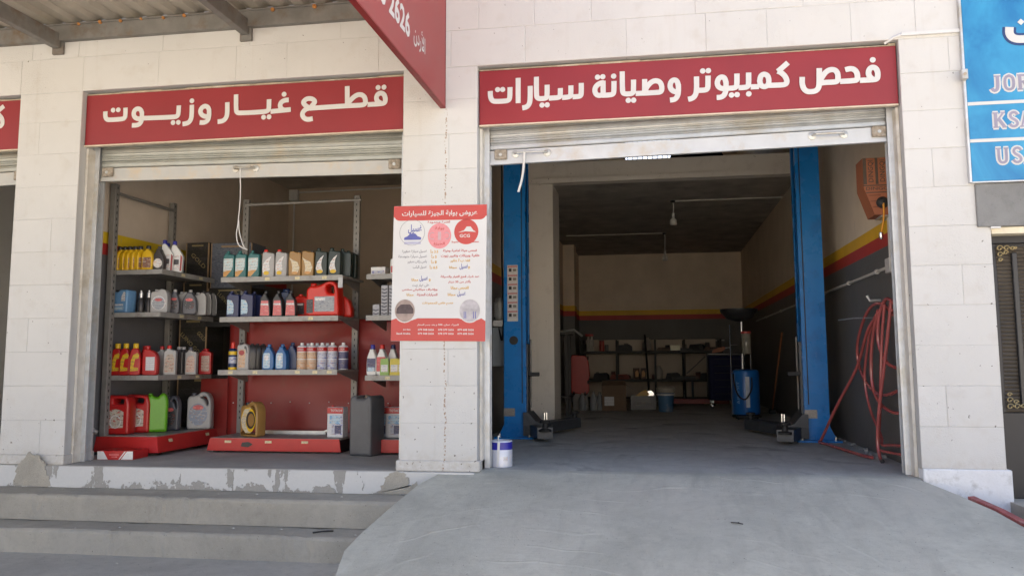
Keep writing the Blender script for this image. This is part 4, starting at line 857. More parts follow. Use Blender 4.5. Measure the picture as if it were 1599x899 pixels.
L_GR=printed('label_grey',(.33,.35,.38),[(.22,.24,.28),(.5,.5,.5)]); L_BK=printed('label_black',(.04,.04,.045),[(.12,.03,.03),(.2,.2,.2)]); L_BR=printed('label_brown',(.25,.13,.09),[(.5,.25,.12),(.6,.55,.5)]); L_TAN=printed('label_tan',(.45,.36,.28),[(.5,.2,.14),(.15,.13,.12)]); L_PE=printed('label_peach',(.60,.42,.34),[(.6,.25,.18),(.66,.6,.5)])
L_PIC=printed('label_picture',(.62,.55,.45),[(.55,.16,.12),(.12,.15,.12)],40); L_BG=printed('label_blue_grey',(.26,.30,.38),[(.42,.42,.44),(.36,.25,.2)],60); L_YB=printed('label_yellow_black',(.72,.48,.02),[(.5,.3,.02)],70,amt=.8); L_ORP=printed('label_orange_print',(.60,.42,.28),[(.62,.30,.12),(.45,.32,.25)],60); L_BLP=printed('label_blue_print',(.50,.52,.60),[(.18,.2,.45),(.5,.35,.3)],60); L_NVP=printed('label_navy_print',(.07,.07,.16),[(.05,.05,.1),(.2,.16,.2)],60); L_CAN=printed('label_can_side',(.66,.66,.68),[(.72,.72,.72)],120,amt=.35)
KIND={}
def kind(key,outer,depth,body,caps=(),labels=(),holes=(),bev=.008,rads=.012,hr=.01):
    me=profile_mesh('body',fillet(outer,rads),[fillet(h,hr) for h in holes],depth,bev); me.materials.append(body)
    parts=[('body',me)]
    for (x,z0,z1,r,m) in caps:
        c=MB().lathe([(r*.96,z0),(r,z0+.003),(r,z1-.004),(r*.9,z1)],(x,0,0),14).mesh('cap',True); c.materials.append(m); parts.append(('cap',c))
    for i,(poly,m) in enumerate(labels):
        l=MB().prism(poly,-depth/2-.0004-.0006*i,-depth/2-.0009-.0006*i).mesh('label'); l.materials.append(m); parts.append(('label',l))
    KIND[key]=parts
def rect(x0,x1,z0,z1,r=.004): return fillet([(x0,z0),(x1,z0),(x1,z1),(x0,z1)],r)
def sq(w,h,neck=-.2,nw=.3,sh=.86,top=.93):   # square shouldered bottle, neck off centre (fractions of the width)
    return [(-w/2,0),(w/2,0),(w/2,sh*h*.96),(w*.42,sh*h),((neck+nw/2)*w,sh*h+.004),((neck+nw/2)*w,top*h),((neck-nw/2)*w,top*h),((neck-nw/2)*w,sh*h),(-w*.46,sh*h*.97),(-w/2,sh*h*.92)]
def cres(x0,x1,z0,z1): # crescent shaped label
    w=x1-x0;h=z1-z0; return [(x0+.05*w,z0+.25*h),(x0+.25*w,z0+.05*h),(x0+.55*w,z0),(x0+.85*w,z0+.1*h),(x0+.72*w,z0+.3*h),(x0+.66*w,z0+.5*h),(x0+.72*w,z0+.75*h),(x0+.95*w,z1),(x0+.55*w,z0+.85*h),(x0+.2*w,z0+.6*h)]
w,h=.098,.212
kind('teal',sq(w,h,-.22,.3,.86,.92),.062,C_TEAL,[(-.22*w,.92*h,h,.014,C_TEAL)],[(rect(-.043,.040,.012,.152),L_TEAL),([(-.043,.012),(-.043,.05),(-.005,.06),(.03,.06),(-.02,.012)],L_OR),([(-.018,.012),(.040,.012),(.040,.085),(.03,.06)],C_TEAL)])
w,h=.106,.215
slant=[(-w*.47,0),(w*.47,0),(w/2,.10),(w*.49,.175),(w*.44,.185),(-.0,.190),(-.08*w,.197),(-.42*w,.197),(-.45*w,.18),(-w/2,.12)]
ft=lambda c1,c2,c3:[([(-.046,.06),(-.042,.105),(-.005,.145),(.03,.162),(.008,.115),(.018,.06),(-.01,.025),(-.036,.03)],c1),(ell(-.012,.034,.024,.016,14),c2)]
kind('silver',slant,.06,C_SIL,[(-.27*w,.197,h,.0165,C_REDB)],ft(L_W,L_Y,None))
kind('gold',slant,.06,C_GOLD,[(.26*w,.188,.20,.014,C_BLK)],[([(-.048,.15),(-.02,.13),(.025,.11),(.042,.07),(.03,.035),(0,.018),(-.02,.03),(-.018,.07),(-.028,.115)],L_CR),(ell(.002,.03,.026,.011,12),L_OR)])
kind('green',slant,.06,C_GRN,[(-.27*w,.197,h,.0165,C_GRN)],[(cres(-.045,.03,.025,.16),L_W),(ell(-.008,.036,.026,.014,14),L_Y)])
kind('greendark',slant,.06,C_GRN,[(-.27*w,.197,h,.0165,C_GRN)],[])
w,h=.108,.205
kind('navy',sq(w,h,-.2,.26,.86,.93),.06,C_NAVY,[(-.2*w,.93*h,h,.013,C_NAVY)],[([(-.046,.015),(.0,.015),(.012,.045),(.01,.1),(-.006,.13),(-.046,.138)],L_LB),([(-.046,.015),(.0,.015),(.005,.03),(-.046,.024)],C_DBL)])
kind('navyp',sq(w,h,-.2,.26,.86,.93),.06,C_NAVY,[(-.2*w,.93*h,h,.013,C_NAVY)])
w,h=.092,.20
kind('blackred',[(-w*.46,0),(w*.5,0),(w*.5,.06),(w*.42,.125),(w*.1,.165),(w*.12,.18),(-w*.2,.18),(-w*.22,.165),(-w*.46,.14)],.06,C_BLK,[(-.03*w,.18,h,.014,C_BLK)],[([(-.038,.012),(.04,.012),(.036,.07),(.028,.125),(-.03,.125)],L_PINK),([(-.033,.09),(.033,.09),(.031,.104),(-.032,.104)],L_W)])
kind('dark1',sq(.11,.23,.0,.6,.8,.9),.08,C_DBL,[(0,.205,.23,.03,C_DBL)])
# big red jug with a bowed handle
J1=[(-.115,0),(.125,0),(.13,.03),(.125,.12),(.118,.21),(.105,.245),(.07,.258),(.03,.252),(-.005,.235),(-.05,.222),(-.085,.228),(-.118,.205),(-.12,.1)]
kind('redjug',J1,.12,C_REDB,[(-.085,.226,.247,.022,C_REDB)],[(rect(-.052,.098,.035,.145,.006),L_GR),(rect(-.047,.03,.115,.135),L_W),(rect(-.11,-.062,.025,.125,.004),L_BK)],holes=[[(.05,.17),(.092,.165),(.088,.215),(.065,.232),(.03,.222),(.035,.19)]],bev=.018,rads=.02,hr=.012)
kind('redjugs',[(-.10,0),(.075,0),(.075,.06),(.05,.13),(.01,.165),(-.06,.172),(-.098,.15)],.10,C_REDB,[(-.05,.17,.185,.018,C_REDB)],[(rect(-.085,-.0,.025,.115,.004),L_BK),(rect(-.08,-.01,.095,.11),L_W)],bev=.015,rads=.02)
# arched bottle with built in grip line
def arch(w,h): return [(-w/2,0),(w/2,0),(w/2,.72*h),(w*.42,.86*h),(w*.2,.95*h),(-w*.02,.95*h),(-w*.05,.92*h),(-w*.45,.92*h),(-w/2,.85*h)]
def grip(w,h): return [(w*.12,.80*h),(w*.28,.74*h),(w*.36,.6*h),(w*.42,.62*h),(w*.34,.82*h),(w*.18,.89*h)]
w,h=.100,.207
kind('silverk',arch(w,h),.062,C_SIL,[(-.25*w,.92*h,h,.015,C_BLK)],[(grip(w,h),C_CHAR),(rect(-.038,.024,.018,.155,.01),L_ORP),(ell(-.008,.13,.024,.02,14),L_DRED)])
kind('blackplain',arch(.095,.20),.055,C_CHAR,[(-.024,.184,.2,.014,C_BLK)],[([(.038,.02),(.042,.02),(.042,.12),(.03,.165),(.026,.165),(.038,.12)],C_SIL)])
def rnd(w,h,nw=.34): return [(-w*.48,0),(w*.48,0),(w*.5,.3*h),(w*.46,.6*h),(w*.3,.76*h),(w*nw/2,.83*h),(w*nw/2,.9*h),(-w*nw/2,.9*h),(-w*nw/2,.83*h),(-w*.3,.76*h),(-w*.46,.6*h),(-w*.5,.3*h)]
w,h=.106,.212
kind('blue',rnd(w,h),.07,C_BLU,[(0,.9*h,h,.016,C_BLU)],[(rect(-.040,.02,.015,.14,.014),L_LB),(ell(-.012,.10,.020,.024,14),L_W)],rads=.02)
kind('bluep',rnd(.10,.205),.07,C_DBL,[(0,.185,.205,.016,C_DBL)],rads=.02)
w,h=.088,.185
kind('yellow',[(-w*.48,0),(w*.48,0),(w*.5,.11),(w*.42,.138),(w*.15,.152),(w*.15,.162),(-w*.15,.162),(-w*.15,.152),(-w*.42,.138),(-w*.5,.11)],.055,C_YEL,[(0,.160,.186,.019,C_BLK)],[(rect(-.034,.034,.02,.098,.005),L_BR)],rads=.016)
kind('greyb',[(-.048,0),(.048,0),(.048,.10),(.02,.145),(.015,.165),(-.015,.165),(-.02,.145),(-.048,.10)],.06,C_CHAR,[(0,.162,.185,.015,C_CHAR)],[(ell(.0,.055,.036,.036,16),L_W)],rads=.02)
kind('whiteb',[(-.05,0),(.045,0),(.05,.13),(.02,.175),(-.012,.215),(-.038,.215),(-.05,.17)],.07,C_WHT,[(-.025,.213,.245,.017,C_CAPB)],[(rect(-.040,.022,.02,.135,.006),L_W),(rect(-.036,.018,.06,.10,.004),L_BK),([(.026,.012),(.04,.012),(.044,.12),(.03,.14)],L_DRED)],rads=.016)
kind('lightblue',[(-.082,0),(.082,0),(.085,.165),(.075,.176),(.01,.176),(-.002,.160),(-.07,.160),(-.082,.15)],.12,C_LBL,[(-.045,.158,.176,.022,C_BLK)],[([(.03,.09),(.065,.09),(.065,.155),(.05,.16),(.03,.125)],L_W),(rect(-.03,.05,.055,.068,.002),L_W),(rect(-.055,.055,.025,.045,.002),L_LB)],bev=.012)
m=MB().lathe([(.025,0),(.027,.01),(.027,.08),(.015,.115),(.013,.12)],n=14).mesh('body',True); m.materials.append(C_CHAR); c=MB().lathe([(.017,.118),(.017,.155),(.009,.16),(.009,.172)],n=12).mesh('cap',True); c.materials.append(C_SILM); KIND['smalldark']=[('body',m),('cap',c)]
JH=lambda w,h:[(-w/2,0),(w/2,0),(w/2,.62*h),(w*.46,.82*h),(w*.28,.96*h),(w*.05,h*.97),(-w*.08,.88*h),(-w*.42,.86*h),(-w/2,.78*h)]
HH=lambda w,h:[(w*.02,.83*h),(w*.26,.86*h),(w*.38,.72*h),(w*.38,.62*h),(w*.3,.62*h),(w*.2,.76*h)]
kind('silverjug',JH(.135,.185),.09,C_SIL,[(-.03,.158,.178,.018,C_SIL)],[(ell(-.002,.075,.056,.052,20),L_W),(ell(-.002,.072,.049,.046,20),L_GR),(ell(-.002,.098,.03,.011,14),L_RED)],rads=.018)
kind('silverp',JH(.10,.182),.08,C_SIL,[(-.022,.156,.178,.016,C_SIL)],rads=.018)
kind('greyoval',rnd(.082,.185,.42),.06,C_GRY,[(0,.165,.187,.015,C_SIL)],[(ell(0,.075,.028,.045,18),L_BK),(ell(0,.112,.022,.010,12),L_RED)],rads=.02)
kind('greyoval2',rnd(.115,.19,.42),.08,C_GRY,[(0,.17,.19,.016,C_SIL)],[(ell(0,.078,.044,.042,18),L_BK),(ell(0,.112,.030,.012,12),L_RED)],rads=.02)
kind('redyellow',[(-.042,0),(.042,0),(.044,.13),(.03,.175),(.02,.2),(-.02,.2),(-.032,.18),(-.044,.13)],.06,C_RED,[(0,.20,.236,.021,L_Y)],[([(-.01,.15),(.02,.165),(.036,.15),(.03,.125),(.005,.12),(-.005,.06),(.03,.055),(.03,.035),(-.03,.03),(-.026,.11)],L_YB)],rads=.016)
kind('redwhite',[(-.06,0),(.055,0),(.058,.12),(.045,.165),(.0,.19),(-.05,.195),(-.06,.16)],.07,C_RED,[(-.03,.193,.218,.02,C_RED)],[(rect(-.03,.040,.035,.135,.003),L_CAN)],rads=.018)
kind('redp',rnd(.10,.215),.07,C_RED,[(0,.19,.22,.02,C_RED)],rads=.018)
kind('silverred',sq(.096,.215,-.12,.36,.86,.92),.06,C_SIL,[(-.012,.197,.222,.018,C_REDB)],[([(-.038,.02),(.036,.02),(.036,.13),(.02,.16),(-.02,.15),(-.038,.11)],L_TAN)])
kind('greyp',sq(.075,.21,0,.4,.86,.92),.06,C_SIL,[(0,.193,.218,.018,C_RED)])
kind('darkcap',sq(.085,.21,0,.36,.86,.92),.06,C_CHAR,[(0,.193,.215,.018,C_SIL)])
kind('silverred2',sq(.092,.205,-.1,.36,.86,.92),.06,C_SIL,[(-.01,.188,.212,.017,C_GRY)],[([(-.036,.02),(.034,.02),(.034,.12),(.018,.15),(-.02,.14),(-.036,.1)],L_PE)])
kind('redsq',sq(.105,.20,-.05,.5,.88,.94),.07,C_RED,[(0,.188,.202,.024,C_RED)],[(rect(-.030,.036,.025,.145,.008),L_PE)])
CANP=[(-.092,0),(.092,0),(.095,.02),(.095,.205),(.08,.245),(.06,.258),(-.05,.262),(-.075,.255),(-.095,.22)]
kind('redcan',CANP,.13,C_RED,[(-.07,.245,.262,.018,C_RED)],[([(-.07,.04)]+[(-.07+.125*t,.15+.02*math.sin(t*3.1)) for t in (0,.25,.5,.75,1)]+[(.055,.045)],L_PIC),(ell(-.008,.085,.045,.045,16),L_W),(ell(-.006,.085,.037,.038,16),L_PIC)],holes=[[(-.035,.205),(.045,.20),(.055,.235),(-.025,.24)]],bev=.016,rads=.018,hr=.012)
kind('greencan',[(-.075,0),(.075,0),(.078,.21),(.07,.25),(.05,.275),(.02,.27),(.0,.245),(-.03,.25),(-.05,.268),(-.075,.255)],.12,C_LIME,[(-.058,.258,.272,.017,C_LIME)],bev=.02,rads=.016)
kind('greyjug',JH(.13,.26),.09,C_GRY,[(-.03,.222,.243,.018,C_GRY)],[(ell(-.005,.10,.048,.068,20),L_BK),(ell(-.005,.15,.032,.014,14),L_RED)],holes=[HH(.13,.26)],rads=.018,hr=.008,bev=.012)
kind('silverbig',JH(.205,.275),.11,C_SIL,[(-.06,.236,.258,.022,C_GRY)],[(ell(-.005,.11,.088,.088,26),C_SIL),(ell(-.005,.105,.080,.080,26),L_BG),(ell(-.005,.155,.046,.018,16),L_RED)],holes=[HH(.205,.275)],rads=.022,hr=.012,bev=.014)
kind('goldjug',JH(.20,.255),.10,C_GOLD,[(-.06,.22,.24,.022,C_BLK)],[(ell(.0,.115,.085,.092,24),L_Y),([(-.083,.12),(-.05,.19),(.03,.205),(-.02,.15),(-.03,.09),(.0,.04),(.04,.03),(-.03,.025),(-.07,.06)],L_CR),(ell(.028,.118,.052,.062,20),C_CHAR),(ell(.034,.118,.036,.046,20),C_GOLD)],holes=[HH(.20,.255)],rads=.022,hr=.012,bev=.014)
kind('whiteblue',rnd(.085,.215,.4),.06,C_WHT,[(0,.19,.225,.018,C_CAPB)],[(rect(-.036,.036,.03,.125,.006),L_NVP),(rect(-.03,.03,.03,.06,.006),L_LB)],rads=.02)
kind('whitered',rnd(.085,.215,.4),.06,C_WHT,[(0,.19,.225,.018,C_REDB)],[(rect(-.036,.036,.03,.135,.006),L_RED)],rads=.02)
kind('whiteblue2',rnd(.085,.215,.4),.06,C_WHT,[(0,.19,.225,.018,C_NAVY)],[(rect(-.036,.036,.03,.125,.006),L_W)],rads=.02)
def canister(key,r,h,bands,cap):
    parts=[]; b=MB().lathe([(r*.9,0),(r,.004),(r,h),(r*.85,h+.008),(r*.5,h+.014)],n=20).mesh('body',True); b.materials.append(bands[0][2]); parts.append(('body',b))
    for z0,z1,m in bands[1:]:
        k=MB().lathe([(r+.0006,z0),(r+.0006,z1)],n=20).mesh('label',True); k.materials.append(m); parts.append(('label',k))
    r2,h2,m=cap; k=MB().lathe([(r2,h+.012),(r2,h+.012+h2),(r2*.8,h+.015+h2)],n=14).mesh('cap',True); k.materials.append(m); parts.append(('cap',k)); KIND[key]=parts
canister('spray',.034,.15,[(0,0,C_DBL),(.002,.022,L_Y),(.05,.10,L_BLP),(.115,.142,L_Y)],(.017,.045,C_REDB))
for key,lm in (('canorange',L_ORP),('canblue',L_BLP),('candark',L_NVP)):
    canister(key,.040,.168,[(0,0,L_CAN),(.006,.075,lm),(.082,.132,lm),(.138,.166,C_RED)],(.014,.018,C_WHT))
    tm=MB(); put_text(tm,'TOTACHI',-.026,.026,.146,.158,-.0425,.02); k=tm.mesh('brand_text'); k.materials.append(LETTER); KIND[key].append(('brand_text',k))
t_=MB().cbox(-.075,.075,-.05,.05,0,.225,.006).mesh('body'); t_.materials.append(L_CAN); KIND['tin']=[('body',t_)]
for nm,z0,z1,x0,x1,mm in (('label',.178,.222,-.074,.074,C_RED),('label',.02,.17,-.03,.074,L_BLP),('label',.10,.165,-.05,.05,L_LB),('label',.03,.09,.0,.06,L_NVP)):
    k=MB().prism(rect(x0,x1,z0,z1,.003),-.0505-.0005*len(KIND['tin']),-.0508-.0005*len(KIND['tin'])).mesh(nm); k.materials.append(mm); KIND['tin'].append((nm,k))
tm=MB(); put_text(tm,'TOTACHI',-.04,.066,.192,.210,-.0545,.02); k=tm.mesh('brand_text'); k.materials.append(LETTER); KIND['tin'].append(('brand_text',k))
k=MB().lathe([(.014,.225),(.014,.235),(.010,.238)],(-.045,0,0),12).mesh('cap',True); k.materials.append(C_RED); KIND['tin'].append(('cap',k))
ORD=['first','second','third','fourth','fifth','sixth']
def nm_of(k,d):
    for a,b in (('spray','spray_can'),('tin','oil_tin'),('jerrycan','jerrycan'),('jug','oil_jug'),('jar','jar')):
        if a in d and not (a=='tin' and 'spray' in d): return ('spray_can' if 'spray' in d else b)
    return 'oil_bottle'
for (k,x,y,z,rot,desc,place,i,n) in BOT:
    lab=desc+' '+place
    if n in (2,3): lab={2:['left','right'],3:['leftmost','middle','rightmost']}[n][i]+' '+lab
    if n==5: lab=ORD[i]+' from left '+lab
    assert len(lab.split())<=16,lab
    nm=nm_of(k,desc); t=thing(nm,lab,{'oil_bottle':'bottle','spray_can':'spray can','oil_tin':'tin','oil_jug':'jug'}.get(nm,nm),(x,y,z),R(rot+random.uniform(-6,6)),('goods '+place))
    t.scale={'redjug':(1.25,1.15,1.2),'redjugs':(1.15,1.1,1.15),'tin':(1,1,1.14),'redcan':(1.12,1.05,1.26),'greencan':(1.09,1.05,1.24),'silverbig':(1.06,1.05,1.27),'greyjug':(1.05,1.05,1.24),'goldjug':(1.1,1.05,1.22),'blue':(1.03,1,1.06)}.get(k,(1.09,1.05,1.17))
    last=None
    for pn,me in KIND[k]: last=obj(pn,me,None,last if pn=='brand_text' else t)
# ---- other goods in the parts shop
jc=thing('jerrycan','tall black plastic jerrycan standing on the shop floor by the pillar','jerrycan',(-2.40,.93,0),R(-14)); jc.scale=(.82,.9,1.07)
jp=fillet([(-.125,0),(.125,0),(.13,.02),(.13,.425),(.115,.455),(.075,.462),(.055,.438),(-.045,.438),(-.06,.462),(-.105,.46),(-.13,.43),(-.13,.02)],.016)
JCM=mat('jerrycan_plastic',(.105,.106,.112),.42,0,.12,8)
obj('body',profile_mesh('body',jp,[],.24,.022),JCM,jc)
MB().lathe([(.03,.43),(.03,.45),(.024,.452),(.024,.462)],(.0,0,0),16).build('cap',mat('jerrycan_cap',(.22,.17,.12),.5),jc,smooth=True)
MB().prism(rect(-.10,.10,.09,.40,.015),-.1225,-.1205).build('raised_panel',JCM,jc); B(-.132,-.1305,-.10,.02,.13,.37).build('label',printed('jerry_label',(.7,.7,.7),[(.6,.6,.6)],40,amt=.7),jc)
B(-.12,.12,-.1215,-.1205,.055,.060).build('moulded_line',JCM,jc)
rb=thing('carton','flat red and white carton in front of the left shelf\'s red base','carton',(-4.31,.42,0),R(4))
CB(-.15,.15,-.075,.16,0,.07,.003).build('box',C_RED,rb)
MB().prism([(-.15,.003),(-.06,.003),(-.10,.067),(-.15,.067)],-.0757,-.0752).build('white_print',C_WHT,rb); MB().prism([(.05,.003),(.15,.003),(.15,.067),(.10,.067)],-.0757,-.0752).build('white_print',C_WHT,rb); MB().prism([(.03,.003),(.04,.003),(.09,.067),(.08,.067)],-.0757,-.0752).build('white_print',C_WHT,rb)
m=MB(); m.box(-.05,.03,-.0757,-.0752,.035,.045); m.box(-.03,.02,-.0757,-.0752,.02,.026); m.build('print_lines',L_PINK,rb)
# cartons stacked behind the shelves
CBLK=printed('carton_black',(.022,.021,.018),[(.035,.032,.024),(.05,.045,.03)],14,.6,amt=.5); CBLU=printed('carton_blue_grey',(.13,.15,.19),[(.09,.10,.13),(.2,.22,.25)],16,.5,amt=.4); KRAFT=mat('carton_edge',(.34,.23,.13),.8,0,.15,20)
GOLDP=mat('carton_gold_print',(.30,.24,.11),.5)
def carton(label,x0,x1,y0,y1,z0,z1,m,txt=None,rot=0.):
    t=thing('carton',label,'carton',((x0+x1)/2,(y0+y1)/2,z0),R(rot),'cartons stacked behind the shelves')
    hx,hy,h=(x1-x0)/2,(y1-y0)/2,z1-z0
    CB(-hx,hx,-hy,hy,0,h,.003).build('box',m,t); CB(-hx-.0008,-hx+.012,-hy-.0008,-hy+.012,.002,h-.002,.001).build('board_edge',KRAFT,t)
    CB(hx-.012,hx+.0008,-hy-.0008,-hy+.012,.002,h-.002,.001).build('board_edge',KRAFT,t)
    if txt:
        for i,(s,u0,u1,dz) in enumerate(txt):
            q=MB(); tm=MB(); put_text(tm,s,u0,u1,-.02,.02,-hy-.0015,.01); ca,sa=math.cos(R(-44)),math.sin(R(-44))
            q.add([(a*ca-(c+dz)*sa*1.,b,a*sa+(c+dz)*ca+h*.5) for a,b,c in tm.v],tm.f); q.build('printed_text',GOLDP,t)
    B(-hx*.5,hx*.5,-hy-.0012,-hy-.0004,h*.90,h*.94).build('tape_strip',GOLDP if m is CBLK else KRAFT,t)
    return t
carton('lower black carton with gold slanted lettering behind the left shelves',-4.62,-4.33,1.72,2.05,.66,1.22,CBLK,[('LUINO GOLD',-.17,.17,0),('GOLD',-.05,.06,.13),('INO',-.06,.04,-.14)])
carton('middle black carton of the stack behind the left shelves',-4.60,-4.34,1.73,2.05,1.222,1.56,CBLK,[('GOLD',-.1,.08,0)])
carton('top black carton above the left unit\'s top shelf',-4.58,-4.335,1.72,2.04,1.562,1.955,CBLK,[('GOLD',-.1,.1,.02)])
carton('blue grey printed carton beside the black carton, above the shelves',-4.325,-3.90,1.74,2.06,1.50,1.945,CBLU,None,2)
carton('black carton behind the middle unit, below the blue grey one',-4.32,-3.87,1.70,2.03,1.175,1.498,CBLK,[('LUINO GOLD',-.16,.16,0),('GOLD',-.05,.08,.12)])
carton('bottom carton of the stack behind the red panel',-4.62,-3.9,1.72,2.05,.0,.658,CBLK)
t=thing('supply_rack','low dark rack holding the cartons behind the shelves','rack',(0,0,0)); 
B(-4.32,-3.2,1.68,2.1,1.12,1.172).build('deck',BLACK,t); B(-3.9,-3.85,2.0,2.05,0,1.119).build('leg',BLACK,t); B(-3.25,-3.2,2.0,2.05,0,1.119).build('leg',BLACK,t)
t=thing('black_case','long black case lying behind the dark green bottles','case',(-2.95,1.45,1.521)); CB(-.22,.22,-.06,.06,0,.255,.01).build('body',BLACKP,t); MB().tube([(-.06,-.07,.2),(-.05,-.085,.21),(.05,-.085,.21),(.06,-.07,.2)],.006,6).build('handle',BLACK,t)
t=thing('wood_offcut','pale wood offcut standing behind the teal and grey bottles','wood',(-3.42,1.44,1.521),0); MB().prism([(-.22,0),(.16,0),(.17,.245),(.10,.25),(-.22,.262)],-.01,.01).build('plank',mat('pale_wood',(.46,.34,.2),.7,0,.15,12),t); B(-.2,.15,-.012,-.0102,.22,.224).build('saw_mark',KRAFT,t)
def small_box(label,x,y,z,w_,d,h,m,m2,rot=0,name='small_box'):
    t=thing(name,label,'box',(x,y,z),R(rot),'boxes on the right unit'); CB(-w_/2,w_/2,-d/2,d/2,0,h,.002).build('box',m,t); B(-w_*.42,w_*.42,-d/2-.001,-d/2-.0003,h*.15,h*.55).build('print',m2,t); return t
small_box('white box with blue print on the right unit\'s top shelf',-2.36,1.10,1.52,.13,.12,.068,C_WHT,L_BLP); small_box('white box with red spot beside the poster, top shelf',-2.23,1.12,1.52,.06,.10,.14,C_WHT,L_RED)
CHEV=printed('chevron_print',(.42,.42,.45),[(.2,.2,.24)],60,amt=.3)
def chev(label,x,z,h):
    t=thing('filter_box',label,'box',(x,1.10,z),0,'zigzag boxes on the right unit'); CB(-.03,.03,-.03,.03,0,h,.002).build('box',mat('filter_box_grey',(.45,.45,.48),.5),t)
    k=0
    while .02+k*.03<h-.02:
        q=MB()
        for sx in (-1,1): q.add([(0,-.0308,.010+k*.03),(0,-.0308,.022+k*.03),(sx*.026,-.0308,.030+k*.03),(sx*.026,-.0308,.018+k*.03)],[(0,1,2,3)])
        q.build('zigzag_print',mat('zigzag_dark',(.1,.1,.13),.5),t); k+=1
chev('short zigzag printed box at the left end of the right unit\'s second shelf',-2.385,1.166,.10); chev('tall zigzag printed box in the middle of the right unit\'s second shelf',-2.31,1.166,.265); chev('tall zigzag printed box nearest the poster',-2.24,1.166,.265)
for i,(x,m,lb) in enumerate(((-2.285,pm('pack_green',(.25,.42,.08)),'green sachet pack leaning on the white bottles'),(-2.20,pm('pack_yellow',(.62,.50,.03)),'yellow sachet pack beside the green one'),(-2.13,pm('pack_yellow',(.62,.50,.03)),'yellow sachet pack nearest the pillar'))):
    t=thing('sachet_pack',lb+' on the right unit','pack',(x,1.03,.656),R(5*i),'sachet packs on the right unit'); MB().prism([(-.04,0),(.04,0),(.036,.12),(.03,.145),(-.034,.14)],-.015,.015).build('pack',m,t); B(-.03,.03,-.0158,-.0152,.03,.09).build('print',L_W,t)
t=thing('plastic_pipe','pale bent plastic pipe standing in front of the oil tins','pipe',(-2.02,1.03,.127))
MB().tube([(-.10,-.02,0),(-.10,-.02,.10),(-.09,-.02,.22),(-.05,-.015,.36),(.03,0,.46)],.022,10).build('pipe',mat('pipe_grey',(.45,.45,.45),.5),t,smooth=True); MB().lathe([(.027,0),(.027,.03)],(-.10,-.02,0),12).build('collar',BEAM,t)
t=thing('metal_bar','grey metal bar lying on the middle unit\'s red base','bar',(-3.25,1.40,.127),0); MB().box(-.28,.30,-.02,.02,0,.03).build('bar',GALV,t); MB().prism([(.28,.03),(.40,.0),(.44,.012),(.33,.05)],-.025,.025).build('bent_end',GALV,t)
jb=thing('shop_junction_box','white junction box and conduit on the shop\'s back corner','junction box',(-4.66,4.25,2.93)); CB(0,.12,-.04,.02,-.07,.07,.004).build('box',WHITEP,jb); MB().tube([(.06,0,-.07),(.06,0,-1.6)],.012,8).build('conduit',WHITEP,jb); MB().tube([(.12,0,.04),(2.7,0,.06)],.012,8).build('conduit',WHITEP,jb)
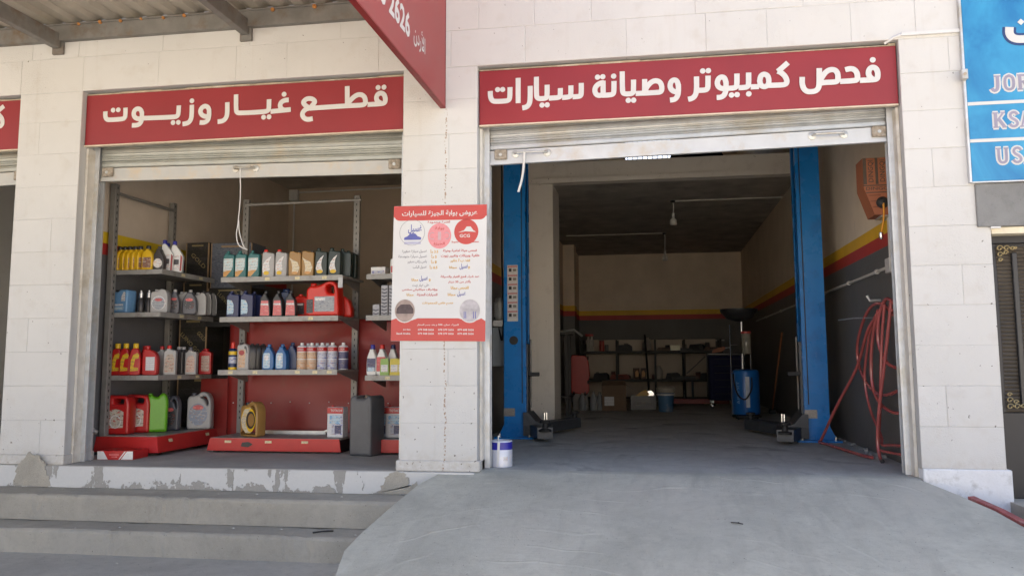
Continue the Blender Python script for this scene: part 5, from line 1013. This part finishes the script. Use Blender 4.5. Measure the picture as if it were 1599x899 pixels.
# ================================================================ garage: two post lift
def lift_post(label,x,y,s,stick):
    """s is the side the post's open channel faces (+1 = towards +X)"""
    t=thing('lift_post',label,'car lift',(x,y,0),0,'posts of the car lift'); W_=.108
    # folded steel column: C section open towards the bay
    c=MB(); c.box(-s*W_-.006,-s*W_+.006,-.14,.14,.02,4.0); c.box(-W_,W_,-.146,-.134,.02,4.0); c.box(-W_,W_,.134,.146,.02,4.0)
    c.box(s*W_-.005,s*W_+.005,-.134,-.085,.02,4.0); c.box(s*W_-.005,s*W_+.005,.085,.134,.02,4.0); c.build('column',LIFT,t)
    MB().prism([(-.20,.0),(.20,.0),(.20,.018),(-.20,.018)],-.24,.24).build('base_plate',LIFT,t)
    for sy in (-1,1): MB().prism([(-s*.17,.018),(s*.12,.018),(s*.12,.13),(-s*.10,.16)],sy*.15-.006,sy*.15+.006).build('base_gusset',LIFT,t)
    for bx in (-.15,.15):
        for by in (-.2,.2): MB().lathe([(.014,.018),(.014,.05),(.008,.055)],(bx,by,0),8).build('anchor_bolt',CHROME,t)
    CB(s*.05,s*.128,-.08,.08,.10,.95,.006).build('carriage',LIFTD,t); MB().prism([(s*.09,.03),(s*.34,.03),(s*.34,.12),(s*.22,.17),(s*.14,.26),(s*.09,.26)],-.19,.19).build('arm_yoke',LIFTD,t); CB(s*.12,s*.30,-.215,-.191,.04,.13,.004).build('yoke_plate',LIFTD,t)
    MB().tube([(s*.14,.02,.3),(s*.14,.02,1.0)],.010,8).build('guide_rod',BEAM,t); CB(s*.13,s*.24,-.09,-.04,.62,.66,.004).build('stop_block',BLACK,t)
    for sy,ln_ in ((-1,.42),(1,.85)):
        a=MB(); dx,dy=(s*.35,sy*1.); n_=Vector((dx,dy,0)).normalized()*ln_; p=Vector((-n_.y,n_.x,0)).normalized()*.075
        b0=Vector((s*.22,sy*.15,.035)); a.add([b0+p,b0-p,b0+n_-p,b0+n_+p]+[q+Vector((0,0,.105)) for q in (b0+p,b0-p,b0+n_-p,b0+n_+p)],[(0,3,2,1),(4,5,6,7),(0,1,5,4),(1,2,6,5),(2,3,7,6),(3,0,4,7)])
        ar=a.build('swing_arm',LIFTD,t); e=b0+n_; MB().lathe([(.06,.08),(.062,.10),(.03,.11),(.022,.16),(.05,.165),(.052,.185),(.03,.19)],(e.x,e.y,.02),16).build('lifting_pad',BLACK,t,smooth=True)
        for q in (.1,.16) if sy>0 else (): MB().tube([(b0.x+n_.x*q,b0.y+n_.y*q,.14),(b0.x+n_.x*q,b0.y+n_.y*q,.235)],.012,8).build('lock_pin',CHROME,t)
    B(s*.075-.005,s*.075+.005,-.1478,-.1465,.35,4.0).build('slot_shade_strip',BLACK,t); B(s*.085,s*.110,-.150,-.1462,.9,4.0).build('channel_lip',LIFT,t)  # black strip paints the shade of the open channel; raised lip beside it
    MB().prism([(-.115,.22),(.0,.22),(.0,.30),(-.115,.30)],-.1475,-.1465).build('rating_plate',mat('rating_plate',(.3,.28,.26),.4,.4,.3,60),t)
    if stick:
        CB(-.075,.035,-.1485,-.1465,1.18,1.76,.0005).build('instruction_label',printed('lift_label',(.62,.60,.58),[(.55,.53,.5)],20,amt=.4),t)
        for k in range(6):
            z=1.215+.093*k; B(-.07,.03,-.1495,-.1488,z+.06,z+.07).build('red_heading',C_RED,t); B(-.058,-.03,-.1495,-.1488,z+.012,z+.045).build('pictogram',BLACK,t); B(-.015,.018,-.1495,-.1488,z+.015,z+.04).build('pictogram',BEAM,t)
        MB().lathe([(.045,0),(.045,-.004)],(-.01,-.1465,.985),20,'Y').build('cable_hole',BLACK,t)
    return t
lift_post('left blue post of the two post car lift with instruction label',-1.425,2.75,1,True)
lift_post('right blue post of the two post car lift near the hose',1.50,2.70,-1,False)
pu=thing('hydraulic_unit','grey hydraulic pump unit behind the left lift post','pump',(-1.66,3.05,.80))
MB().lathe([(.05,.42),(.055,.43),(.055,.62),(.045,.66)],(0,0,0),16).build('motor',GALV,pu,smooth=True); CB(-.07,.07,-.07,.07,.34,.42,.008).build('valve_block',CHROME,pu); CB(-.075,.075,-.08,.08,-.08,.335,.01).build('oil_tank',mat('tank_grey',(.38,.42,.45),.4,0,.06),pu)
for k in range(8): B(-.058,.058,-.058,.058,.455+.02*k,.461+.02*k).build('cooling_fin',GALV,pu)
cord('hydraulic_hose','black hydraulic hose running up behind the left lift post','hose',[(-1.66,2.98,1.13),(-1.62,2.96,1.0),(-1.60,2.95,1.3),(-1.62,2.96,1.8),(-1.62,2.96,2.9),(-1.62,2.96,4)],.011,BLACK)
# ---- small things near the door
pc=thing('paint_can','white paint can with dark blue band by the garage door jamb','paint can',(-1.145,.31,0)); pc.scale=(1,1,.94)
MB().lathe([(.078,0),(.082,.004),(.082,.198),(.079,.203),(.070,.203),(.066,.196)],n=32).build('tin',mat('can_side',(.62,.64,.72),.35,.2,.06,8,dirt=(.75,.73,.7),ds=11),pc,smooth=True)
MB().lathe([(.0828,.135),(.0828,.192)],n=32).build('blue_band',mat('can_blue',(.02,.02,.30),.3),pc,smooth=True); MB().lathe([(.066,.196),(.066,.1965)],n=24).build('lid',GALV,pc)
m=MB(); m.prism([(-.022,.012),(-.005,.01),(.002,.1),(.006,.19),(-.012,.195),(-.016,.1)],-.0835,-.0822); m.build('paint_drip',WHITEP,pc)
MB().tube([(-.02,-.02,.198),(-.018,-.015,.24),(-.012,-.012,.235)],.006,8).build('brush_stub',GALV,pc)
MB().prism(rect(.025,.06,.05,.085,.002),-.0762,-.0745).build('label',L_W,pc)
# ---- orange box high on the right wall with a cable and plug
ob=thing('tool_carton','orange and black tool carton on a bracket high by the garage door','carton',(1.69,.86,1.86))
ORG=mat('carton_orange',(.36,.125,.06),.55,0,.1,12); OBK=mat('carton_dark',(.09,.065,.05),.5,0,.2,20)
MB().prism([(-.03,.0),(.10,.0),(.10,.44),(-.10,.44),(-.10,.21)],-.11,.11).build('box',ORG,ob)
for a,b_ in ((-.10,-.075),(-.012,.008),(.075,.10)): B(a,b_,-.1115,-.1105,.235,.44).build('black_strip',OBK,ob)
m=MB()
tm=MB(); put_text(tm,'DINGQI',-.085,.085,-.022,.022,0,.015)
for cx_ in (-.042,.042): MB().add([(cx_-c,-.1122,a+.337) for a,b,c in tm.v],tm.f).build('printed_text',OBK,ob)
put_text(m,'DINGQI',-.085,.09,.185,.215,-.1122,.015); m.build('printed_text',OBK,ob)
for k in range(3):
    m=MB(); m.box(-.07+.014*k,.02+.02*k,-.1122,-.1108,.145-.045*k,.155-.045*k); m.build('print_line',mat('carton_brown_print',(.24,.08,.04),.5),ob)
B(-.102,.10,-.1118,-.1106,.222,.230).build('black_strip',OBK,ob); B(-.085,.10,-.1118,-.1106,.168,.176).build('black_strip',OBK,ob)
MB().lathe([(.042,0),(.045,-.02),(.03,-.045),(.018,-.05)],(.025,-.11,.09),18,'Y').build('cable_outlet',BLACK,ob,smooth=True)
B(.02,.095,-.09,.09,-.012,-.001).build('bracket',GALV,ob)
mb,_=rope('','',[(.025,-.155,.08),(.022,-.16,.0),(.012,-.16,-.08),(-.005,-.16,-.15)],.007); mb.build('orange_cable',mat('cable_orange',(.70,.30,.02),.45),ob,smooth=True)
MB().lathe([(.016,0),(.018,-.03),(.010,-.05)],(-.005,-.16,-.145),12).build('plug',CHROME,ob,smooth=True)
# ---- conduits
def conduit(label,pts,r=.012,clips=(),box=None,m=WHITEP):
    t=thing('conduit',label,'conduit'); MB().tube(pts,r,8).build('pipe',m,t)
    for p in clips: MB().lathe([(r*1.6,-.012),(r*1.6,.012)],p,10,'Y').build('clip',m,t)
    if box: CB(*box,.004).build('junction_box',m,t)
GREYC=mat('conduit_grey',(.55,.53,.49),.5)
conduit('pale conduit sloping along the garage\'s right wall from its junction box',[(1.765,.83,1.47),(1.765,9.5,1.47)],.013,[(1.765,y,1.47) for y in (1.2,2.2,3.4,4.8,6.5,8.2)],(1.735,1.784,.72,.84,1.42,1.53),GREYC)
conduit('short upright conduit above the junction box on the right wall',[(1.765,.78,1.535),(1.765,.78,1.84)],.013,[],None,GREYC)
conduit('thin conduit across the garage\'s back wall above the workbench',[(-1.45,11.985,1.16),(1.4,11.985,1.20)],.014,[],(-.20,-.10,11.94,11.998,1.12,1.24),GREYC)
conduit('thin conduit under the loft running to the nearer bulb',[(.28,6.0,3.015),(1.78,6.0,3.015)],.011,[],None,GREYC)
conduit('thin conduit under the loft running to the farther bulb',[(-1.55,9.0,3.015),(.19,9.0,3.015)],.010,[],None,GREYC)
for lb,x,y,z,dr in (('nearer bare bulb hanging on its wire under the loft',.28,6,3.02,.20),('farther bare bulb hanging on its wire under the loft',.19,9,3.02,.34)):
    t=thing('hanging_bulb',lb,'light bulb',(x,y,z),0,'bulbs under the loft')
    MB().lathe([(.035,0),(.035,-.02),(.02,-.03)],n=14).build('ceiling_rose',BLACK,t); MB().tube([(0,0,-.02),(.01,.0,-.08),(0,0,-dr)],.007,6).build('wire',WHITEP,t)
    MB().lathe([(.018,-dr+.02),(.022,-dr-.04),(.016,-dr-.05)],n=14).build('socket',WHITEP,t,smooth=True); MB().lathe([(.02,-dr-.05),(.048,-dr-.08),(.050,-dr-.14),(.03,-dr-.155)],n=18).build('bulb',mat('bulb_glass',(.7,.68,.62),.25),t,smooth=True)
# ---- red air hose on the right wall
HOSE=mat('red_hose',(.42,.10,.09),.25,0,.12,6,spec=.8); ah=thing('air_hose','tangled red air hose hanging from a hook on the garage\'s right wall','hose',(0,0,0))
XW=1.745
def hz(pts,r=.013):
    mb,_=rope('','',pts,r); mb.build('hose_loop',HOSE,ah,smooth=True)
hz([(XW,.72,1.10),(XW-.01,.95,1.19),(XW-.02,1.20,1.205),(XW-.03,1.45,1.12),(XW-.02,1.78,.93),(XW-.01,1.84,.74),(XW-.02,1.55,.58),(XW-.03,1.1,.50),(XW-.02,.7,.53),(XW,.45,.60)])
hz([(XW-.03,1.02,1.12),(XW-.05,1.30,1.0),(XW-.06,1.70,.70),(XW-.16,2.10,.35),(XW-.25,2.35,.05),(XW-.27,2.36,.016),(XW-.25,2.2,.016),(XW-.20,1.7,.016),(XW-.15,1.25,.016),(XW-.12,1.05,.02)])
hz([(XW-.01,.62,1.12),(XW-.02,.9,1.16),(XW-.03,1.18,1.08),(XW-.03,1.42,.86),(XW-.03,1.56,.60),(XW-.02,1.46,.36),(XW-.03,1.12,.18),(XW-.05,1.02,.12),(XW-.04,.8,.14),(XW,.5,.16)],.011)
hz([(XW-.04,.98,1.15),(XW-.04,1.14,1.0),(XW-.04,1.27,.78),(XW-.04,1.26,.55),(XW-.03,1.06,.42),(XW-.02,.7,.38),(XW,.5,.42)])
hz([(XW-.02,.68,1.2),(XW-.03,.75,1.0),(XW-.05,.86,.7),(XW-.07,.97,.4),(XW-.08,1.03,.15),(XW-.08,.98,.03),(XW-.09,.90,.014)])
hz([(XW-.05,.75,1.18),(XW-.05,.88,.9),(XW-.06,.93,.6),(XW-.06,1.02,.3),(XW-.07,1.06,.12),(XW-.07,1.0,.08),(XW-.02,.6,.09)],.011)
hz([(XW-.02,.60,1.18),(XW-.03,.78,1.22),(XW-.05,.92,1.10),(XW-.05,.98,.9),(XW-.03,.85,.75),(XW-.01,.6,.70)])
MB().tube([(1.784,1.2,1.24),(1.70,1.2,1.24),(1.68,1.2,1.28)],.012,8).build('hook',GALV,ah); MB().tube([(1.72,1.15,1.10),(1.70,1.8,1.13),(1.69,2.35,1.14)],.006,6).build('wire_end',GALV,ah)
MB().tube([(1.655,.89,.014),(1.65,.85,.012)],.016,8).build('hose_end',BLACK,ah)
# rubble and drips along the right wall
t=MB()
for k in range(46):
    y=random.uniform(1.1,4.2); x=1.785-abs(random.gauss(0,.05))-.01; r=random.uniform(.006,.02)
    t.lathe([(.002,0),(r,.1*r),(r*.9,r*.8),(.002,r*1.2)],(x,y,0),6)
o=t.build('cement_crumbs',mat('crumbs',(.4,.38,.35),.9)); o['kind']='stuff'; tag(o,'grey cement crumbs along the foot of the garage\'s right wall','rubble')
# ---- waste oil drainer
od=thing('oil_drainer','blue wheeled waste oil drainer with black pan near the garage\'s right wall','oil drainer',(1.17,5.75,0))
BL=mat('drainer_blue',(.012,.13,.42),.3,0,.06,5); 
MB().lathe([(.14,.06),(.17,.07),(.175,.10),(.175,.60),(.165,.64),(.13,.655),(.03,.66)],n=32).build('tank',BL,od,smooth=True)
MB().lathe([(.19,.03),(.19,.055)],n=24).build('base',BLACK,od)
for a in range(4): MB().lathe([(.028,-.012),(.03,0),(.028,.012)],(.17*math.cos(a*1.57+.8),.17*math.sin(a*1.57+.8),.03),12,'X').build('castor',BLACK,od)
MB().tube([(-.03,0,.65),(-.03,0,1.33)],.02,12).build('tube',CHROME,od); MB().lathe([(.05,1.29),(.17,1.34),(.245,1.42),(.25,1.46),(.235,1.46),(.15,1.38),(.03,1.32)],(-.06,0,0),28).build('drain_pan',BLACKP,od,smooth=True)
MB().lathe([(.055,.86),(.062,.87),(.062,1.12),(.055,1.13)],(.02,-.03,0),20).build('sight_glass',mat('sight_glass',(.45,.42,.35),.15,0,.1,trans=.5),od,smooth=True); MB().lathe([(.065,1.13),(.065,1.16)],(.02,-.03,0),16).build('glass_collar',C_RED,od)
for sx in (-.05,.07): MB().tube([(sx,-.05,.65),(sx,-.05,.86)],.008,8).build('valve_pipe',CHROME,od)
MB().tube([(-.19,-.06,.08),(-.19,-.06,1.25)],.010,8).build('handle_post',CHROME,od); MB().tube([(-.19,-.06,.98),(-.10,-.05,.98)],.008,8).build('handle_bar',CHROME,od); MB().tube([(-.19,-.06,.62),(-.15,-.05,.62)],.008,8).build('handle_bar',CHROME,od)
mb,_=rope('','',[(.06,-.17,.55),(.05,-.20,.40),(-.03,-.21,.27),(-.12,-.20,.32),(-.16,-.17,.45),(-.17,-.12,.6)],.010); mb.build('drain_hose',BLACK,od,smooth=True)
B(-.02,.03,-.1785,-.1765,.16,.56).build('level_strip',mat('level_strip',(.45,.5,.58),.3,0,.1,12),od)
tm=MB(); put_text(tm,'AJUDIT',.0,.30,-.028,.028,0,.0); m=MB(); m.add([(-.105-c,-.1435-.0*abs(c),a+.20) for a,b,c in tm.v],tm.f); m.build('side_text',mat('drainer_text',(.16,.33,.55),.4),od)
# ---- tool trolley
tc=thing('tool_trolley','dark navy tool trolley with drawers beside the oil drainer','tool trolley',(1.10,8.3,0))
NV=mat('trolley_navy',(.008,.01,.04),.7,0,.1,6,spec=.2); CB(-.26,.30,-.22,.22,.14,.86,.012).build('cabinet',NV,tc)
for k in range(6): dr=CB(-.22,.26,-.232,-.2205,.17+.11*k,.265+.11*k,.004).build('drawer',NV,tc); B(-.18,.22,-.238,-.2325,.245+.11*k,.252+.11*k).build('drawer_handle',BLACK,dr)
CB(-.28,.32,-.23,.23,.862,.90,.008).build('top_tray',BLACKP,tc); MB().tube([(-.29,-.2,.86),(-.29,-.2,.2)],.014,8).build('push_rail',CHROME,tc)
for sx in (-.22,.26):
    for sy in (-.18,.18): cs=MB().lathe([(.05,-.015),(.055,0),(.05,.015)],(sx,sy,.055),14,'X').build('castor',CHROME if sx<0 else BLACK,tc,smooth=True); B(sx-.02,sx+.02,sy-.02,sy+.02,.09,.139).build('castor_fork',GALV,cs)
t=thing('power_tool','orange power tool lying on the tool trolley','tool',(1.0,8.25,.902)); MB().prism(fillet([(-.1,0),(.06,.02),(.12,.07),(.10,.10),(.02,.085),(-.08,.05)],.015),-.03,.03).build('body',ORG,t); MB().tube([(.1,0,.08),(.2,0,.085)],.008,8).build('bit',GALV,t)
# ---- red gearbox jack panel, bottles, cartons
rj=thing('red_creeper','red mechanic\'s creeper board standing upright by the back shelves','creeper',(-1.22,7.75,0))
obj('board',profile_mesh('board',fillet([(-.15,.27),(.10,.24),(.15,.30),(.14,.48),(.16,.56),(.14,.78),(.10,.86),(-.13,.88),(-.16,.80),(-.16,.60),(-.14,.50)],.03),[],.05,.012),mat('creeper_red',(.36,.025,.02),.4,0,.08),rj)
for a,b_ in ((-.15,.84),(.13,.82),(-.15,.42),(.13,.44),(-.10,.27),(.08,.26)): MB().lathe([(.03,-.012),(.032,0),(.03,.012)],(a,-.01,b_),12,'X').build('castor',BLACK,rj)
B(-.12,.12,.03,.06,.0,.8).build('back_frame',BEAM,rj)
for i,(x,h) in enumerate(((-1.17,.27),(-1.0,.30),(-.90,.29),(-.83,.26))):
    t=thing('floor_bottle',['first','second','third','fourth'][i]+' from left of four grey bottles on the floor by the red creeper','bottle',(x,7.62+.02*i,0),0,'grey bottles on the garage floor')
    MB().lathe([(.05,0),(.055,.01),(.055,h*.68),(.022,h*.86),(.02,h*.9)],n=16).build('body',mat('grey_bottle',(.24,.25,.26),.35),t,smooth=True); MB().lathe([(.022,h*.89),(.022,h)],n=12).build('cap',BEAM,t)
KB=mat('kraft_carton',(.14,.09,.055),.8,0,.12,8)
t=thing('floor_carton','brown carton with a white sticker on the garage floor','carton',(-.66,7.72,0),R(3)); CB(-.21,.17,-.2,.2,0,.40,.004).build('box',KB,t); B(-.17,-.02,-.202,-.2005,.08,.22).build('sticker',printed('sticker_grey',(.5,.5,.5),[(.4,.4,.4)],40,amt=.5),t)
MB().add([(-.21,-.2,.40),(.17,-.2,.40),(.16,-.3,.47),(-.20,-.3,.47)],[(0,1,2,3)]).build('flap',KB,t); MB().add([(.17,-.2,.4),(.17,.2,.4),(.28,.2,.33),(.28,-.2,.33)],[(0,1,2,3)]).build('flap',KB,t)
t=thing('crate','low dark crate holding a yellow tool on the garage floor','crate',(-.22,8.0,0)); m=MB(); m.box(-.2,.2,-.15,.15,0,.02).box(-.2,.2,-.15,-.13,.02,.22).box(-.2,.2,.13,.15,.02,.22).box(-.2,-.18,-.13,.13,.02,.22).box(.18,.2,-.13,.13,.02,.22); m.build('tray',BLACKP,t); B(-.12,.12,-.152,-.1505,.07,.12).build('panel',BEAM,t)
t=thing('grinder','yellow angle grinder lying in the low crate','grinder',(-.24,7.98,.12)); MB().prism(fillet([(-.16,.02),(.02,.04),(.12,.12),(.06,.2),(-.02,.16),(-.14,.08)],.02),-.04,.04).build('body',mat('tool_yellow',(.50,.28,.02),.45),t); MB().lathe([(.06,-.005),(.06,.005)],(.13,0,.12),16,'Y').build('disc',CHROME,t)
bk=thing('bucket','blue bucket with a dusty lid on the garage floor','bucket',(.13,7.35,0)); MB().lathe([(.10,0),(.105,.005),(.132,.30),(.128,.305)],n=24).build('pail',mat('pail_blue',(.05,.13,.24),.5,0,.1,6,dirt=(.28,.26,.24),ds=7),bk,smooth=True); MB().lathe([(.140,.29),(.146,.30),(.146,.36),(.12,.375),(.10,.39),(.02,.40)],n=24).build('lid',mat('lid_dusty',(.36,.32,.26),.6,0,.2,12),bk,smooth=True); MB().lathe([(.136,.25),(.139,.255),(.139,.27),(.135,.275)],n=24).build('rim',WHITEP,bk)
# ---- pedestal tool and red frame
pt=thing('pedestal_vise','workshop pedestal stand with a bright clamp on a red frame','stand',(.47,9.3,0)); MB().tube([(0,0,.06),(0,0,.95)],.022,10).build('post',CHROME,pt); CB(-.10,.16,-.06,.06,.92,1.0,.006).build('clamp',BLACK,pt); CB(-.22,-.05,-.08,.05,.96,1.05,.004).build('jaw',mat('pale_jaw',(.8,.78,.6),.5),pt); MB().tube([(.05,0,.55),(.38,0,.85)],.012,8).build('brace',BEAM,pt)
CB(-.35,.75,-.25,-.15,.04,.12,.006).build('base_frame',mat('frame_red',(.22,.025,.02),.5),pt); CB(-.2,.2,-.15,.2,.45,.50,.004).build('tray',BLACK,pt); MB().tube([(.15,0,.1),(.15,0,.45)],.02,8).build('leg',LIFTD,pt)
for sx in (-.2,.5): MB().lathe([(.04,-.015),(.04,.015)],(sx,-.2,.04),12,'X').build('castor',BLACK,pt)
# ---- back shelf rack with goods
rk=thing('workshop_rack','long dark workshop rack along the garage\'s back wall','rack',(0,11.3,0)); DK=mat('rack_dark',(.04,.038,.036),.6,0,.15,8)
for x in (-1.5,-.78,-.02,.55,1.25): CB(x-.02,x+.02,-.22,-.18,0,1.20,.003).build('upright',DK,rk); CB(x-.02,x+.02,.38,.42,0,1.20,.003).build('upright',DK,rk)
for z in (.42,.98): CB(-1.52,1.30,-.2,.42,z-.05,z,.004).build('shelf_board',DK,rk)
B(-1.45,1.2,.45,.46,.05,1.22).build('back_sheet',mat('rack_sheet',(.62,.54,.45),.7,0,.1,2),rk)
rng=random.Random(3)
gm_=[('dark grey tool case',(.05,.05,.055)),('orange and black box',(.45,.14,.04)),('white plastic tub',(.5,.5,.5)),('black oil filter tin',(.03,.03,.03)),('red grease tin',(.35,.05,.04)),('grey parts box',(.2,.19,.18)),('brown parts carton',(.2,.13,.08))]
spots=[(-1.35,.98,'tall'),(-1.28,.98,'tall'),(-1.08,.98,'tin_red'),(-.62,.98,'case'),(-.18,.98,'tub'),(.22,.98,'wide'),(.8,.98,'case'),(1.1,.98,'wide'),(-1.1,.42,'case'),(-.72,.42,'wide_red'),(-.40,.42,'orange'),(-.26,.42,'orange'),(.04,.42,'tub'),(.32,.42,'case'),(.62,.42,'wide'),(1.0,.42,'case')]
nms={'tall':('spray_bottle','pale spray bottle'),'tin_red':('grease_tin','red grease tin'),'case':('tool_case','dark tool case'),'tub':('plastic_tub','white plastic tub'),'wide':('parts_box','brown flat parts box'),'wide_red':('parts_tray','reddish flat parts tray'),'orange':('printed_box','orange printed box')}
cnt={}
for x,z,k in spots:
    sh='upper' if z>.9 else 'lower'; cnt[(k,sh)]=cnt.get((k,sh),0)+1; i=cnt[(k,sh)]; tot=sum(1 for a,b_,c in spots if c==k and (b_>.9)==(z>.9))
    lb=nms[k][1]+(', '+ORD[i-1]+' from left,' if tot>1 else '')+' on the '+sh+' board of the back rack'
    t=thing(nms[k][0],lb,nms[k][1].split()[-1],(x,11.2,z),R(rng.uniform(-12,12)),'goods on the back rack')
    if k=='tall': MB().lathe([(.04,0),(.042,.2),(.018,.27),(.018,.30)],n=14).build('body',mat('spray_pale',(.5,.48,.44),.4),t,smooth=True); MB().prism([(-.05,.30),(.03,.30),(.03,.34),(-.06,.35)],-.015,.015).build('trigger',C_RED,t)
    elif k=='tin_red': MB().lathe([(.05,0),(.05,.2),(.045,.205)],n=16).build('body',mat('grease_red',(.45,.07,.05),.4),t,smooth=True); MB().lathe([(.047,.205),(.047,.22)],n=16).build('lid',DK,t)
    elif k=='tub': MB().lathe([(.06,0),(.085,.02),(.085,.17),(.05,.22),(.04,.24)],n=16).build('body',mat('tub_white',(.42,.40,.37),.5),t,smooth=True); MB().lathe([(.042,.24),(.042,.265)],n=12).build('lid',mat('tub_lid',(.4,.36,.3),.5),t)
    elif k=='orange': CB(-.05,.05,-.06,.06,0,.22,.004).build('box',mat('orange_box',(.10,.05,.03),.5),t); MB().prism(fillet([(-.03,.04),(.03,.05),(.035,.12),(.01,.18),(-.03,.15)],.01),-.063,-.0605).build('print',mat('orange_print',(.70,.38,.15),.5),t)
    else:
        w_=.2 if 'wide' in k else .15; hh=.07 if k=='wide' else (.10 if k=='wide_red' else .13)
        MB().prism(fillet([(-w_,0),(w_,0),(w_*.95,hh*.7),(w_*.6,hh),(-w_*.8,hh*.9)],.012),-.12,.12).build('body',mat('goods_'+k,{'wide':(.16,.11,.08),'wide_red':(.22,.05,.035),'case':(.035,.035,.04)}[k],.6),t); MB().tube([(-w_*.4,-.125,hh*.4),(-w_*.3,-.14,hh*.6),(w_*.3,-.14,hh*.6),(w_*.4,-.125,hh*.4)],.008,6).build('handle',DK,t)
for i in range(14):
    x=-1.42+i*.2+rng.uniform(-.05,.05); z=(.98,.42)[i%2]; hh=rng.uniform(.06,.15); rr=rng.uniform(.03,.055)
    t=thing('parts_tin',['first','second','third','fourth','fifth','sixth','seventh'][i//2]+' from left of seven small parts tins, '+('upper' if z>.9 else 'lower')+' board of the back rack','tin',(x,11.42,z),0,'parts tins on the back rack')
    MB().lathe([(rr*.96,0),(rr,.004),(rr,hh),(rr*.9,hh+.004)],n=12).build('body',mat('parts_tin_%d'%(i%4),((.06,.06,.065),(.16,.13,.10),(.22,.21,.2),(.14,.05,.04))[i%4],.5),t,smooth=True); MB().lathe([(rr*.92,hh+.004),(rr*.92,hh+.02)],n=12).build('lid',BEAM,t)
# ---- leaning poles, broom, left shelf edge
t=thing('broom','thin wooden broom leaning on the garage\'s right wall','broom',(1.66,7.0,0)); MB().tube([(0,0,.05),(.05,-.9,1.15)],.013,8).build('handle',mat('broom_wood',(.30,.12,.05),.6),t); CB(-.04,.04,-.10,.10,0,.06,.006).build('head',BLACK,t)
t=thing('leaning_pole','black pole leaning against the back rack','pole',(-.15,9.5,0)); MB().tube([(.02,0,0),(-.06,1.2,1.28)],.02,8).build('pole',BLACK,t); MB().lathe([(.05,.0),(.05,.05)],(.02,0,0),10).build('foot',BLACK,t)
t=thing('side_stand','dark steel stand with a shelf behind the plaster column','stand',(-1.45,6.4,0)); 
for yy in (-.2,.2): CB(-.02,.02,yy-.02,yy+.02,0,1.15,.003).build('leg',DK,t); CB(.16,.20,yy-.02,yy+.02,0,1.15,.003).build('leg',DK,t)
CB(-.04,.24,-.25,.25,1.15,1.18,.004).build('top_board',DK,t); CB(-.03,.23,-.24,.24,.25,.28,.004).build('lower_board',DK,t); MB().tube([(.1,-.2,1.20),(.30,-.3,1.22),(.42,-.35,1.13)],.016,8).build('bright_arm',GALV,t)
t=thing('twig','dark twig lying on the ramp','twig',(.40,-.87,-.152)); MB().tube([(0,.03,0),(.03,.0,.004),(.062,-.02,.002)],.003,6).build('stem',BLACK,t); MB().tube([(.03,0,.004),(.045,.02,.004)],.002,6).build('side_shoot',BLACK,t)
t=thing('twig','dark twig lying on the lower step','twig',(-2.20,-.50,-.342)); MB().tube([(-.05,-.03,0),(0,.0,.004),(.06,.05,.0)],.006,6).build('stem',BLACK,t); MB().tube([(0,0,.004),(.01,.03,.002)],.004,6).build('side_shoot',BLACK,t)
t=MB()
for k in range(26):
    x=random.uniform(-7,-1.9);y=random.choice([-.12-random.random()*.2,-.4-random.random()*.2,-.66-random.random()*.5]); z=-.163 if y>-.34 else (-.348 if y>-.61 else GZ); r=random.uniform(.004,.011)
    t.lathe([(.001,0),(r,.1*r),(r*.8,r*.7),(.001,r)],(x,y,z),5)
o=t.build('pebbles',mat('pebble',(.5,.48,.44),.9)); o['kind']='stuff'; tag(o,'tiny pebbles scattered on the steps','pebbles')
